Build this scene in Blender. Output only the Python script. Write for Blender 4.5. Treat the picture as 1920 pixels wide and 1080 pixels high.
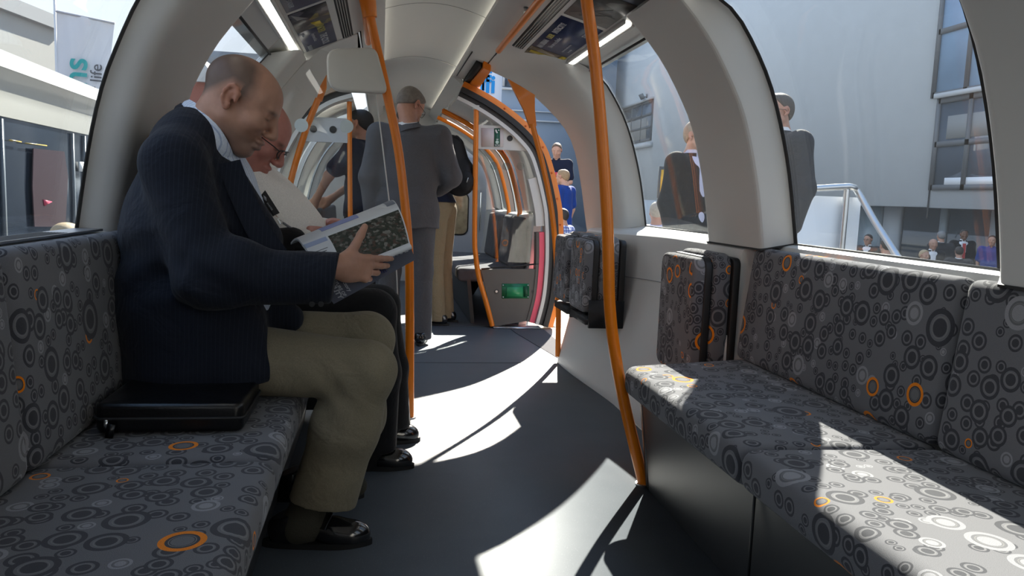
import bpy, bmesh, math, random
import numpy as np
from mathutils import Vector, Matrix
random.seed(7)
for o in list(bpy.data.objects): bpy.data.objects.remove(o)
SC = bpy.context.scene; COL = SC.collection

# ------------------------------------------------------------------ camera
FPX = 1450.0
CAM = np.array([0.0, 0.0, 1.0])
_y = np.array([715-960., 362-540., FPX]); _y /= np.linalg.norm(_y)
_u = np.array([math.sin(.02), -math.cos(.02), 0.]); _u -= _y*_u.dot(_y); _u /= np.linalg.norm(_u)
RW = np.stack([np.cross(_y, _u), _y, _u])            # world = RW @ (right, down, forward)
cd = bpy.data.cameras.new('camera'); co = bpy.data.objects.new('camera', cd); COL.objects.link(co)
cd.sensor_width = 36; cd.lens = 36*FPX/1920; cd.clip_start = .02; cd.clip_end = 500
mw = Matrix([[RW[i, 0], -RW[i, 1], -RW[i, 2], CAM[i]] for i in range(3)] + [[0, 0, 0, 1]])
co.matrix_world = mw
SC.camera = co
def at(px, py, Y):
    d = RW @ np.array([px-960., py-540., FPX]); return CAM + d*((Y-CAM[1])/d[1])
def atz(px, py, Z):
    d = RW @ np.array([px-960., py-540., FPX]); return CAM + d*((Z-CAM[2])/d[2])
def atx(px, py, X):
    d = RW @ np.array([px-960., py-540., FPX]); return CAM + d*((X-CAM[0])/d[0])
# ------------------------------------------------------------------ sky, sun, exposure
SC.view_settings.view_transform = 'Standard'; SC.view_settings.look = 'None'
SC.view_settings.exposure = 0.0; SC.view_settings.gamma = 1.0; SC.view_settings.use_curve_mapping = False
W = bpy.data.worlds.new('sky'); SC.world = W; W.use_nodes = True
nt = W.node_tree; nt.nodes.clear()
tc = nt.nodes.new('ShaderNodeTexCoord'); sx = nt.nodes.new('ShaderNodeSeparateXYZ'); cr = nt.nodes.new('ShaderNodeValToRGB')
bg = nt.nodes.new('ShaderNodeBackground'); wo = nt.nodes.new('ShaderNodeOutputWorld')
nt.links.new(tc.outputs['Generated'], sx.inputs[0]); nt.links.new(sx.outputs['Z'], cr.inputs[0])
cr.color_ramp.elements[0].position = 0.0; cr.color_ramp.elements[0].color = (.97, 1.01, 1.07, 1)
cr.color_ramp.elements[1].position = .85; cr.color_ramp.elements[1].color = (.36, .56, .92, 1)
e = cr.color_ramp.elements.new(.3); e.color = (.90, .98, 1.12, 1)
bg.inputs['Strength'].default_value = 1.4
nt.links.new(cr.outputs[0], bg.inputs[0]); nt.links.new(bg.outputs[0], wo.inputs[0])
SUN_TO = Vector((-.52, -1.3, -1.0))
sl = bpy.data.lights.new('sun', 'SUN'); sl.energy = 21.0; sl.angle = math.radians(.55); sl.color = (1.0, .93, .82)
so = bpy.data.objects.new('sun', sl); COL.objects.link(so)
so.rotation_euler = SUN_TO.to_track_quat('-Z', 'Y').to_euler(); so.location = (6, 12, 12)

# ------------------------------------------------------------------ materials
MATS = {}
def M(name, col=(.5, .5, .5), rough=.5, metal=0., spec=.5, bump=0., bscale=200., var=0., vscale=5., coat=0., emit=None, est=0., sheen=0.):
    if name in MATS: return MATS[name]
    m = bpy.data.materials.new(name); m.use_nodes = True; n = m.node_tree.nodes; l = m.node_tree.links
    b = n['Principled BSDF']; b.inputs['Base Color'].default_value = (*col, 1); b.inputs['Roughness'].default_value = rough
    b.inputs['Metallic'].default_value = metal; b.inputs['Specular IOR Level'].default_value = spec
    b.inputs['Coat Weight'].default_value = coat
    if sheen: b.inputs['Sheen Weight'].default_value = sheen
    if emit: b.inputs['Emission Color'].default_value = (*emit, 1); b.inputs['Emission Strength'].default_value = est
    t = n.new('ShaderNodeTexCoord')
    if bump:
        x = n.new('ShaderNodeTexNoise'); x.inputs['Scale'].default_value = bscale; x.inputs['Detail'].default_value = 3
        l.new(t.outputs['Object'], x.inputs['Vector'])
        bp = n.new('ShaderNodeBump'); bp.inputs['Strength'].default_value = bump; bp.inputs['Distance'].default_value = .004
        l.new(x.outputs[0], bp.inputs['Height']); l.new(bp.outputs[0], b.inputs['Normal'])
    if var:
        x = n.new('ShaderNodeTexNoise'); x.inputs['Scale'].default_value = vscale; x.inputs['Detail'].default_value = 4
        l.new(t.outputs['Object'], x.inputs['Vector'])
        r = n.new('ShaderNodeMixRGB'); r.inputs[1].default_value = (*[c*(1-var) for c in col], 1); r.inputs[2].default_value = (*[min(1, c*(1+var)) for c in col], 1)
        l.new(x.outputs[0], r.inputs[0]); l.new(r.outputs[0], b.inputs['Base Color'])
    MATS[name] = m; return m
class NT:
    """small node-graph writer"""
    def __init__(s, name):
        s.m = bpy.data.materials.new(name); s.m.use_nodes = True; s.t = s.m.node_tree; s.b = s.t.nodes['Principled BSDF']; MATS[name] = s.m
    def n(s, typ, **kw):
        x = s.t.nodes.new('ShaderNode'+typ)
        for k, v in kw.items(): setattr(x, k, v)
        return x
    def l(s, a, b): s.t.links.new(a, b)
    def math(s, op, a, b=None):
        x = s.n('Math', operation=op)
        for i, v in enumerate((a, b)):
            if v is None: continue
            if isinstance(v, (int, float)): x.inputs[i].default_value = v
            else: s.l(v, x.inputs[i])
        return x.outputs[0]
    def mix(s, f, a, b):
        x = s.n('MixRGB')
        for i, v in ((0, f), (1, a), (2, b)):
            if isinstance(v, (int, float)): x.inputs[i].default_value = v
            elif isinstance(v, tuple): x.inputs[i].default_value = (*v, 1)
            else: s.l(v, x.inputs[i])
        return x.outputs[0]

def fabric(name, base, dark, light, orange, rim, off):
    g = NT(name); tc = g.n('TexCoord'); mp = g.n('Mapping'); mp.inputs['Location'].default_value = off
    g.l(tc.outputs['UV'], mp.inputs['Vector'])
    def layer(scale, prev, cover, pl, po):
        v = g.n('TexVoronoi', voronoi_dimensions='2D', feature='F1'); v.inputs['Scale'].default_value = scale
        w = g.n('TexVoronoi', voronoi_dimensions='2D', feature='N_SPHERE_RADIUS'); w.inputs['Scale'].default_value = scale
        for q in (v, w): g.l(mp.outputs[0], q.inputs['Vector']); q.inputs['Randomness'].default_value = .82
        q = g.math('DIVIDE', v.outputs['Distance'], w.outputs['Radius'])
        q = g.math('DIVIDE', q, cover)
        sep = g.n('SeparateColor'); g.l(v.outputs['Color'], sep.inputs[0])
        r, gg = sep.outputs[0], sep.outputs[1]
        isl = g.math('GREATER_THAN', r, 1-pl); iso = g.math('LESS_THAN', r, po)
        big = g.math('GREATER_THAN', w.outputs['Radius'], .215)
        outer = g.mix(iso, g.mix(isl, dark, light), orange)
        centre = g.mix(iso, g.mix(isl, dark, light), base)
        gapc = g.mix(iso, g.mix(isl, base, tuple(x*.9 for x in base)), dark)
        inn = g.math('LESS_THAN', q, .47); gap = g.math('LESS_THAN', q, .69)
        fine = g.math('MULTIPLY', g.math('GREATER_THAN', q, .52), g.math('LESS_THAN', q, .56))
        ins = g.math('MULTIPLY', g.math('LESS_THAN', q, .96), big)
        c = g.mix(gap, outer, gapc); c = g.mix(fine, c, rim); c = g.mix(inn, c, centre)
        return g.mix(ins, prev, c), ins
    c1, i1 = layer(20.5, base, .94, .12, .05)
    c2, i2 = layer(12.2, c1, .98, .17, .095)
    nz = g.n('TexNoise'); nz.inputs['Scale'].default_value = 900; g.l(tc.outputs['UV'], nz.inputs['Vector'])
    mul = g.n('MixRGB', blend_type='MULTIPLY'); mul.inputs[0].default_value = .75
    g.l(c2, mul.inputs[1])
    rr = g.n('ValToRGB'); rr.color_ramp.elements[0].position = .3; rr.color_ramp.elements[1].position = .7
    rr.color_ramp.elements[0].color = (.55, .55, .55, 1); rr.color_ramp.elements[1].color = (1.45, 1.45, 1.45, 1)
    g.l(nz.outputs[0], rr.inputs[0]); g.l(rr.outputs[0], mul.inputs[2])
    g.l(mul.outputs[0], g.b.inputs['Base Color']); g.b.inputs['Roughness'].default_value = .95; g.b.inputs['Specular IOR Level'].default_value = .15
    g.b.inputs['Sheen Weight'].default_value = .12
    bp = g.n('Bump'); bp.inputs['Strength'].default_value = .25; bp.inputs['Distance'].default_value = .002
    g.l(nz.outputs[0], bp.inputs['Height']); g.l(bp.outputs[0], g.b.inputs['Normal'])
    return g.m
FAB = fabric('ring_moquette', (.160, .160, .170), (.055, .056, .064), (.29, .29, .305), (.85, .24, .010), (.22, .218, .215), (3.1, 7.7, 0))
def glassmat(name, tint, dirt, refl=1.0):
    m = bpy.data.materials.new(name); m.use_nodes = True; t = m.node_tree; t.nodes.clear()
    tr = t.nodes.new('ShaderNodeBsdfTransparent'); tr.inputs[0].default_value = (*tint, 1)
    gl = t.nodes.new('ShaderNodeBsdfGlossy'); gl.inputs['Roughness'].default_value = .01
    lw = t.nodes.new('ShaderNodeLayerWeight'); lw.inputs[0].default_value = .5
    pw = t.nodes.new('ShaderNodeMath'); pw.operation = 'POWER'; pw.inputs[1].default_value = 4.5; t.links.new(lw.outputs['Facing'], pw.inputs[0])
    fr = t.nodes.new('ShaderNodeMath'); fr.operation = 'MULTIPLY_ADD'; fr.inputs[1].default_value = .62*refl; fr.inputs[2].default_value = .03*refl; t.links.new(pw.outputs[0], fr.inputs[0])
    m1 = t.nodes.new('ShaderNodeMixShader'); t.links.new(fr.outputs[0], m1.inputs[0]); t.links.new(tr.outputs[0], m1.inputs[1]); t.links.new(gl.outputs[0], m1.inputs[2])
    out = t.nodes.new('ShaderNodeOutputMaterial')
    if dirt:
        df = t.nodes.new('ShaderNodeBsdfTranslucent'); df.inputs[0].default_value = (.9, .95, 1, 1)
        m2 = t.nodes.new('ShaderNodeMixShader'); m2.inputs[0].default_value = dirt
        t.links.new(m1.outputs[0], m2.inputs[1]); t.links.new(df.outputs[0], m2.inputs[2]); t.links.new(m2.outputs[0], out.inputs[0])
    else: t.links.new(m1.outputs[0], out.inputs[0])
    MATS[name] = m; return m
GLASS = glassmat('window_glass', (.93, .955, .96), .005)
SCREEN = glassmat('screen_glass', (.96, .97, .965), 0)
WHITE = M('white_panel', (.60, .60, .58), .38, bump=.02, bscale=400)
CREAM = M('cream_plastic', (.62, .61, .56), .4)
ORANGE = M('orange_enamel', (.78, .205, .006), .3, coat=.1)
BLACKR = M('black_rubber', (.012, .012, .013), .55)
DARK = M('dark_grey_panel', (.045, .046, .047), .45)
BROWN = M('bronze_grey_panel', (.10, .090, .082), .5)
STEEL = M('brushed_steel', (.55, .56, .57), .28, metal=1)
CHROME = M('chrome', (.8, .8, .8), .12, metal=1)
LED = M('led_diffuser', (.9, .9, .9), .5, emit=(1, .96, .88), est=5.0)
COVE = M('cove_led', (.9, .9, .9), .5, emit=(1, .95, .82), est=5.0)
PINK = M('pink_strip', (.85, .10, .17), .45)
GREEN = M('green_plastic', (.01, .16, .065), .35)
def floor_mat():
    g = NT('speckled_floor'); tc = g.n('TexCoord')
    n1 = g.n('TexNoise'); n1.inputs['Scale'].default_value = 420; n1.inputs['Detail'].default_value = 2
    n2 = g.n('TexNoise'); n2.inputs['Scale'].default_value = 6; n2.inputs['Detail'].default_value = 5
    for n in (n1, n2): g.l(tc.outputs['Object'], n.inputs['Vector'])
    c = g.mix(n2.outputs[0], (.082, .098, .118), (.120, .138, .160))
    sp = g.math('GREATER_THAN', n1.outputs[0], .70)
    c = g.mix(g.math('MULTIPLY', sp, .6), c, (.55, .56, .57))
    g.l(c, g.b.inputs['Base Color']); g.b.inputs['Roughness'].default_value = .48; g.b.inputs['Specular IOR Level'].default_value = .5
    return g.m
FLOOR = floor_mat()
# ------------------------------------------------------------------ mesh builder
def v3(a): return np.array(a, float)
class B:
    def __init__(s): s.v = []; s.f = []; s.uv = []; s.has_uv = False
    def add(s, vs, fs, uvs=None):
        k = len(s.v); s.v += [tuple(map(float, p)) for p in vs]
        for i, f in enumerate(fs):
            s.f.append([a+k for a in f])
            if uvs: s.uv.append(uvs[i]); s.has_uv = True
            else: s.uv.append(None)
        return s
    def box(s, x0, x1, y0, y1, z0, z1):
        return s.add([(x, y, z) for z in (z0, z1) for y in (y0, y1) for x in (x0, x1)],
                     [(0, 2, 3, 1), (4, 5, 7, 6), (0, 1, 5, 4), (2, 6, 7, 3), (0, 4, 6, 2), (1, 3, 7, 5)])
    def hexa(s, p): # 8 points: 4 bottom (ccw) 4 top
        return s.add(p, [(3, 2, 1, 0), (4, 5, 6, 7), (0, 1, 5, 4), (1, 2, 6, 5), (2, 3, 7, 6), (3, 0, 4, 7)])
    def obox(s, c, ax, half): # oriented box
        c = v3(c); ax = [v3(a) for a in ax]
        P = []
        for k in (-1, 1):
            for (i, j) in ((-1, -1), (1, -1), (1, 1), (-1, 1)): P.append(c+ax[0]*half[0]*i+ax[1]*half[1]*j+ax[2]*half[2]*k)
        return s.hexa(P)
    def tube(s, pts, r, n=14, cap=True, closed=False):
        P = [v3(p) for p in pts]; N = len(P); R = r if hasattr(r, '__len__') else [r]*N
        T = []
        for i in range(N):
            a, b = (P[i-1] if (i or closed) else P[0]), (P[(i+1) % N] if (i < N-1 or closed) else P[-1])
            t = b-a; T.append(t/np.linalg.norm(t))
        u = np.cross(T[0], (0, 0, 1.)); 
        if np.linalg.norm(u) < .1: u = np.cross(T[0], (1., 0, 0))
        vs = []
        for i in range(N):
            u = u-T[i]*u.dot(T[i]); u /= np.linalg.norm(u); w = np.cross(T[i], u)
            for k in range(n):
                a = 2*math.pi*k/n; vs.append(P[i]+R[i]*(math.cos(a)*u+math.sin(a)*w))
        fs = []
        for i in range(N if closed else N-1):
            for k in range(n): fs.append((i*n+k, i*n+(k+1) % n, ((i+1) % N)*n+(k+1) % n, ((i+1) % N)*n+k))
        if cap and not closed: fs += [tuple(range(n))[::-1], tuple(range((N-1)*n, N*n))]
        return s.add(vs, fs)
    def loft(s, rings, cap=True):
        n = len(rings[0]); vs = [p for r in rings for p in r]; fs = []
        for i in range(len(rings)-1):
            for k in range(n): fs.append((i*n+k, i*n+(k+1) % n, (i+1)*n+(k+1) % n, (i+1)*n+k))
        if cap: fs += [tuple(range(n))[::-1], tuple(range((len(rings)-1)*n, len(rings)*n))]
        return s.add(vs, fs)
    def sheet(s, A, Bg): # two grids (same shape) stitched to a closed shell
        A = np.array(A, float); Bg = np.array(Bg, float); m, n = A.shape[:2]
        vs = [p for r in A for p in r]+[p for r in Bg for p in r]; o = m*n; fs = []
        for i in range(m-1):
            for j in range(n-1):
                a, b, c, d = i*n+j, i*n+j+1, (i+1)*n+j+1, (i+1)*n+j
                fs += [(a, b, c, d), (o+d, o+c, o+b, o+a)]
        for j in range(n-1):
            fs += [(o+j, o+j+1, j+1, j), ((m-1)*n+j, (m-1)*n+j+1, o+(m-1)*n+j+1, o+(m-1)*n+j)]
        for i in range(m-1):
            fs += [(i*n, (i+1)*n, o+(i+1)*n, o+i*n), (o+i*n+n-1, o+(i+1)*n+n-1, (i+1)*n+n-1, i*n+n-1)]
        return s.add(vs, fs)
    def disc(s, c, ax, r, h, n=24): # short cylinder along axis
        c = v3(c); ax = v3(ax)/np.linalg.norm(ax); return s.tube([c, c+ax*h], r, n)
    def pad(s, sec, t0, t1, r, mp, n=5): # rounded extrusion of closed 2D section; mp(a,b,t)->xyz ; uv in metres
        sec = [np.array(p, float) for p in sec]; N = len(sec); area = sum(sec[i][0]*sec[(i+1) % N][1]-sec[(i+1) % N][0]*sec[i][1] for i in range(N))
        if area < 0: sec = sec[::-1]
        nr = []
        for i in range(N):
            e = sec[(i+1) % N]-sec[i-1]; q = np.array([e[1], -e[0]]); nr.append(q/max(1e-9, np.linalg.norm(q)))
        arc = [0]
        for i in range(N): arc.append(arc[-1]+np.linalg.norm(sec[(i+1) % N]-sec[i]))
        L = [(t0+r*(1-math.cos(a)), r*(1-math.sin(a))) for a in np.linspace(0, math.pi/2, n)]
        k = max(2, int((t1-t0)/.12))
        L += [(t0+r+(t1-t0-2*r)*i/k, 0) for i in range(1, k)]
        L += [(t1-r*(1-math.cos(a)), r*(1-math.sin(a))) for a in np.linspace(math.pi/2, 0, n)]
        base = len(s.v)
        vs = []
        for (t, ins) in L:
            for i in range(N):
                p = sec[i]-nr[i]*ins; vs.append(mp(p[0], p[1], t))
        fs = []; uvs = []
        for a in range(len(L)-1):
            for i in range(N):
                j = (i+1) % N; fs.append((a*N+i, a*N+j, (a+1)*N+j, (a+1)*N+i))
                ta = L[a][0]-L[a][1]*(1 if a < len(L)/2 else -1); tb = L[a+1][0]-L[a+1][1]*(1 if a+1 < len(L)/2 else -1)
                uvs.append([(ta, arc[i]), (ta, arc[i+1]), (tb, arc[i+1]), (tb, arc[i])])
        for (a, rev) in ((0, True), (len(L)-1, False)):
            idx = list(range(a*N, a*N+N)); 
            if rev: idx = idx[::-1]
            c = sum((sec[i]-nr[i]*L[a][1] for i in range(N)))/N
            vs.append(mp(c[0], c[1], L[a][0])); ci = len(vs)-1
            for q in range(N):
                i0, i1 = idx[q], idx[(q+1) % N]; fs.append((ci, i0, i1))
                uvs.append([tuple(c)]+[tuple(sec[i-a*N]) for i in (i0, i1)])
        return s.add(vs, fs, uvs)
def rrect(a0, a1, b0, b1, r, n=5):
    P = []
    for (cx, cy, st) in ((a1-r, b1-r, 0), (a0+r, b1-r, 90), (a0+r, b0+r, 180), (a1-r, b0+r, 270)):
        for k in range(n): t = math.radians(st+90*k/(n-1)); P.append((cx+r*math.cos(t), cy+r*math.sin(t)))
    return P
def rpoly(pts, r, n=5): # polygon with rounded corners
    P = [np.array(p, float) for p in pts]; out = []; N = len(P)
    R = r if hasattr(r, '__len__') else [r]*N
    for i in range(N):
        a, b, c = P[i-1], P[i], P[(i+1) % N]; u = (a-b)/np.linalg.norm(a-b); w = (c-b)/np.linalg.norm(c-b)
        for k in range(n):
            t = k/(n-1); p, q = b+u*R[i], b+w*R[i]; out.append((1-t)**2*p+2*t*(1-t)*b+t*t*q)
    return [tuple(p) for p in out]
def curve(pts, n=8): # Catmull-Rom through points
    P = [v3(p) for p in pts]; out = []
    for i in range(len(P)-1):
        p0, p1, p2, p3 = P[max(0, i-1)], P[i], P[i+1], P[min(len(P)-1, i+2)]
        for k in range(n):
            t = k/n; out.append(.5*(2*p1+(p2-p0)*t+(2*p0-5*p1+4*p2-p3)*t*t+(3*p1-p0-3*p2+p3)*t**3))
    out.append(P[-1]); return out
def link(name, me, mat, parent=None, smooth=True):
    o = bpy.data.objects.new(name, me); COL.objects.link(o)
    for m in (mat if isinstance(mat, (list, tuple)) else [mat]): me.materials.append(m)
    if parent is not None:
        o.parent = parent; o.matrix_parent_inverse = PINV[parent.name] if parent.name in PINV else parent.matrix_world.inverted()
    if smooth:
        me.polygons.foreach_set('use_smooth', [True]*len(me.polygons))
    return o
PINV = {}
def obj(name, b, mat, parent=None, smooth=True, angle=35):
    me = bpy.data.meshes.new(name); me.from_pydata(b.v, [], b.f)
    if b.has_uv:
        ul = me.uv_layers.new(name='UVMap'); k = 0
        for i, f in enumerate(b.f):
            for j in range(len(f)):
                ul.data[k].uv = b.uv[i][j] if b.uv[i] else (0, 0); k += 1
    bm = bmesh.new(); bm.from_mesh(me); bmesh.ops.recalc_face_normals(bm, faces=bm.faces); 
    if smooth:
        for e in bm.edges:
            if len(e.link_faces) == 2 and e.calc_face_angle(0) > math.radians(angle): e.smooth = False
    bm.to_mesh(me); bm.free(); me.update()
    return link(name, me, mat, parent, smooth)
def tag(o, label, cat, group=None):
    o['label'] = label; o['category'] = cat
    if group: o['group'] = group
    return o
def thing(name, label, cat, loc=(0, 0, 0), group=None):
    o = bpy.data.objects.new(name, None); COL.objects.link(o); o.empty_display_size = .05
    o.location = loc; PINV[o.name] = Matrix.Translation(Vector(loc)).inverted()
    return tag(o, label, cat, group)
def struct(name, b, mat, smooth=True, angle=35):
    o = obj(name, b, mat, None, smooth, angle); o['kind'] = 'structure'; return o
def text(name, s, size, mat, org, right, up, parent, depth=.0006, align='LEFT', bold=0.0):
    cu = bpy.data.curves.new('t', 'FONT'); cu.body = s; cu.size = size; cu.extrude = depth; cu.align_x = align; cu.offset = bold
    t = bpy.data.objects.new('t', cu); COL.objects.link(t); bpy.context.view_layer.update()
    dg = bpy.context.evaluated_depsgraph_get(); me = bpy.data.meshes.new_from_object(t.evaluated_get(dg))
    bpy.data.objects.remove(t); bpy.data.curves.remove(cu)
    r = v3(right)/np.linalg.norm(right); u = v3(up); u = u-r*u.dot(r); u /= np.linalg.norm(u); n = np.cross(r, u)
    me.transform(Matrix([[r[i], u[i], n[i], org[i]] for i in range(3)]+[[0, 0, 0, 1]])); me.name = name
    me.materials.clear()
    return link(name, me, mat, parent, False)
# ------------------------------------------------------------------ smooth-blend solids -> one continuous mesh
def _n(v): v = v3(v); return v/np.linalg.norm(v)
def cap(a, b, r0, r1=None, u=None, s=1., op='add', k=.02):
    a, b = v3(a), v3(b); r1 = r0 if r1 is None else r1; ab = b-a; L2 = ab.dot(ab)+1e-12; uu = None if u is None else _n(u)
    def f(P):
        q = P-a; t = np.clip(q@ab/L2, 0, 1); d = q-t[:, None]*ab
        if uu is not None:
            c = d@uu; dd = np.sqrt(np.maximum((d*d).sum(1)-c*c+(c/s)**2, 1e-12))
        else: dd = np.sqrt((d*d).sum(1))
        return (dd-(r0+(r1-r0)*t))*min(1., s)
    m = max(r0, r1)*max(1, s)
    return dict(f=f, lo=np.minimum(a, b)-m, hi=np.maximum(a, b)+m, op=op, k=k)
def ell(c, r, R=None, op='add', k=.015):
    c, r = v3(c), v3(r); R = np.eye(3) if R is None else np.array(R, float) # columns = local axes
    def f(P):
        q = (P-c)@R; k0 = np.sqrt(((q/r)**2).sum(1)); k1 = np.sqrt(((q/(r*r))**2).sum(1))+1e-9
        return k0*(k0-1)/k1
    m = np.abs(R)@r
    return dict(f=f, lo=c-m, hi=c+m, op=op, k=k)
def rbx(c, h, r, R=None, op='add', k=.01):
    c, h = v3(c), v3(h)-r; R = np.eye(3) if R is None else np.array(R, float)
    def f(P):
        q = np.abs((P-c)@R)-h; return np.sqrt((np.maximum(q, 0)**2).sum(1))+np.minimum(q.max(1), 0)-r
    m = np.abs(R)@(h+r)
    return dict(f=f, lo=c-m, hi=c+m, op=op, k=k)
def cut(p, n, k=.004): # removes the side the normal points to
    p, n = v3(p), _n(n)
    return dict(f=lambda P: (P-p)@n, lo=v3([-99]*3), hi=v3([99]*3), op='and', k=k)
def fold(fn): return dict(f=fn, lo=v3([-99]*3), hi=v3([99]*3), op='disp', k=0)
def chain(pr, k=.03, u=None, s=1.): return [cap(pr[i][0], pr[i+1][0], pr[i][1], pr[i+1][1], u=u, s=s, k=k) for i in range(len(pr)-1)]
def _eval(pr, P):
    d = np.full(len(P), 9.0)
    for p in pr:
        e = p['f'](P); k = p['k']
        if p['op'] == 'add':
            h = np.maximum(k-np.abs(d-e), 0)/k; d = np.minimum(d, e)-h*h*k*.25
        elif p['op'] == 'sub':
            e = -e; h = np.maximum(k-np.abs(d-e), 0)/k; d = np.maximum(d, e)+h*h*k*.25
        elif p['op'] == 'and':
            h = np.maximum(k-np.abs(d-e), 0)/k; d = np.maximum(d, e)+h*h*k*.25
        else: d = d+e
    return d
def solid(name, pr, res, mat, parent=None, col=None, smooth=True):
    adds = [p for p in pr if p['op'] == 'add']
    lo = np.min([p['lo'] for p in adds], 0)-.03; hi = np.max([p['hi'] for p in adds], 0)+.03
    NB = 10; bs = NB*res; nb = np.ceil((hi-lo)/bs).astype(int)
    bi = np.stack(np.meshgrid(*[np.arange(q) for q in nb], indexing='ij'), -1).reshape(-1, 3)
    rad = bs*.87+res*2; VK = []; VP = []; QF = []
    g1 = np.arange(-1, NB+2); G = np.stack(np.meshgrid(g1, g1, g1, indexing='ij'), -1).reshape(-1, 3); n1 = NB+3
    corners = [(0, 0, 0), (1, 0, 0), (0, 1, 0), (1, 1, 0), (0, 0, 1), (1, 0, 1), (0, 1, 1), (1, 1, 1)]
    edges = [(0, 1), (2, 3), (4, 5), (6, 7), (0, 2), (1, 3), (4, 6), (5, 7), (0, 4), (1, 5), (2, 6), (3, 7)]
    BIG = 1 << 20
    for b in bi:
        c = lo+(b+.5)*bs; loc = []
        for p in pr:
            m = rad+p['k']+.02
            if p['op'] in ('and', 'disp') or ((p['lo']-m <= c).all() and (p['hi']+m >= c).all()): loc.append(p)
        if not any(p['op'] == 'add' for p in loc): continue
        if abs(_eval(loc, c[None])[0]) > rad*1.6+.015: continue
        gi = G+b*NB; D = _eval(loc, lo+gi*res).reshape(n1, n1, n1)
        if D.min() > 0 or D.max() < 0: continue
        S = D < 0; nc = n1-1
        cv = np.stack([D[i:i+nc, j:j+nc, k:k+nc] for (i, j, k) in corners], -1); cs = cv < 0; cnt = cs.sum(-1)
        act = np.argwhere((cnt > 0) & (cnt < 8))
        if len(act) == 0: continue
        V = cv[act[:, 0], act[:, 1], act[:, 2]]; acc = np.zeros((len(act), 3)); num = np.zeros(len(act))
        for (a, q) in edges:
            x = (V[:, a] < 0) != (V[:, q] < 0); t = np.where(x, V[:, a]/np.where(x, V[:, a]-V[:, q], 1), 0)
            ca, cq = v3(corners[a]), v3(corners[q]); acc += np.where(x[:, None], ca+t[:, None]*(cq-ca), 0); num += x
        gc = act-1+b*NB; VP.append(lo+(gc+acc/num[:, None])*res)
        key = lambda g: ((g[:, 0]+64)*BIG+(g[:, 1]+64))*BIG+(g[:, 2]+64)
        VK.append(key(gc.astype(np.int64)))
        for ax in range(3):
            sl0 = [slice(1, NB+1)]*3; sl1 = list(sl0); sl1[ax] = slice(2, NB+2)
            a, q = S[tuple(sl0)], S[tuple(sl1)]; ed = np.argwhere(a != q)
            if len(ed) == 0: continue
            fl = a[ed[:, 0], ed[:, 1], ed[:, 2]]; g = (ed+b*NB).astype(np.int64)
            e1, e2 = [np.eye(3, dtype=np.int64)[(ax+1) % 3], np.eye(3, dtype=np.int64)[(ax+2) % 3]]
            q4 = np.stack([key(g-e1-e2), key(g-e2), key(g), key(g-e1)], 1); q4[~fl] = q4[~fl][:, ::-1]; QF.append(q4)
    VK = np.concatenate(VK); VP = np.concatenate(VP); QF = np.concatenate(QF)
    uk, ui = np.unique(VK, return_index=True); F = np.searchsorted(uk, QF); F = np.clip(F, 0, len(uk)-1); P = VP[ui]
    me = bpy.data.meshes.new(name); me.vertices.add(len(P)); me.vertices.foreach_set('co', P.astype(np.float32).ravel())
    me.loops.add(F.size); me.loops.foreach_set('vertex_index', F.astype(np.int32).ravel())
    me.polygons.add(len(F)); me.polygons.foreach_set('loop_start', np.arange(0, F.size, 4, dtype=np.int32)); me.polygons.foreach_set('loop_total', np.full(len(F), 4, dtype=np.int32))
    me.update(calc_edges=True); me.validate()
    if col is not None and len(me.vertices) == len(P):
        at_ = me.color_attributes.new('Col', 'FLOAT_COLOR', 'POINT'); c = np.ones((len(P), 4), np.float32); c[:, :3] = col(P); at_.data.foreach_set('color', c.ravel())
    return link(name, me, mat, parent, smooth)
#--PART2
# ================================================================== the carriage shell
def prof(pts, n, zs=None):
    c = np.array(curve([(p[0], 0, p[1]) for p in pts], 10)); s = np.concatenate([[0], np.cumsum(np.linalg.norm(np.diff(c, axis=0), axis=1))])
    t = np.linspace(0, s[-1], n); return np.stack([np.interp(t, s, c[:, 0]), np.interp(t, s, c[:, 2])], 1)
NP = 16
GR = prof([(1.502, .875), (1.456, 1.12), (1.404, 1.307), (1.347, 1.453), (1.276, 1.577), (1.204, 1.672), (1.13, 1.722)], NP)
PR = prof([(1.388, .85), (1.347, 1.083), (1.280, 1.32), (1.203, 1.470), (1.128, 1.585), (1.05, 1.675), (.97, 1.752)], NP)
GL = prof([(-.82, .868), (-.783, 1.10), (-.746, 1.26), (-.704, 1.375), (-.652, 1.491), (-.60, 1.57), (-.54, 1.64)], NP)
PL = prof([(-.735, .856), (-.70, 1.063), (-.65, 1.285), (-.605, 1.393), (-.545, 1.495), (-.475, 1.585), (-.40, 1.68)], NP)
def prism(b, pts, vec):
    P = [v3(p) for p in pts]; n = len(P); vec = v3(vec)
    return b.add(P+[p+vec for p in P], [tuple(range(n))[::-1], tuple(range(n, 2*n))]+[(i, (i+1) % n, n+(i+1) % n, n+i) for i in range(n)])
b = B(); b.box(-.80, 1.16, -2.0, 9.0, -.06, 0); struct('floor', b, FLOOR)
# floor joint lines and door mat
b = B(); b.box(-.5, 1.1, 4.572, 4.578, 0, .0015); b.box(-.5, 1.1, 5.90, 5.905, 0, .0015); struct('trim_1', b, M('floor_joint', (.05, .055, .06), .6))
b = B(); prism(b, [(*atz(968, 625, 0)[:2], 0), (*atz(1046, 672, 0)[:2], 0), (1.26, 4.75, 0), (1.26, 5.78, 0), (1.0, 5.80, 0)], (0, 0, .003))
tag(obj('door_mat', b, M('mat_carpet', (.085, .085, .095), .95, bump=.6, bscale=900)), 'dark grey wedge shaped mat on the floor inside the open right doorway', 'mat')
b = B(); b.box(.87, 1.24, 5.80, 5.90, 0, .012); struct('trim_2', b, STEEL)
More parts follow.
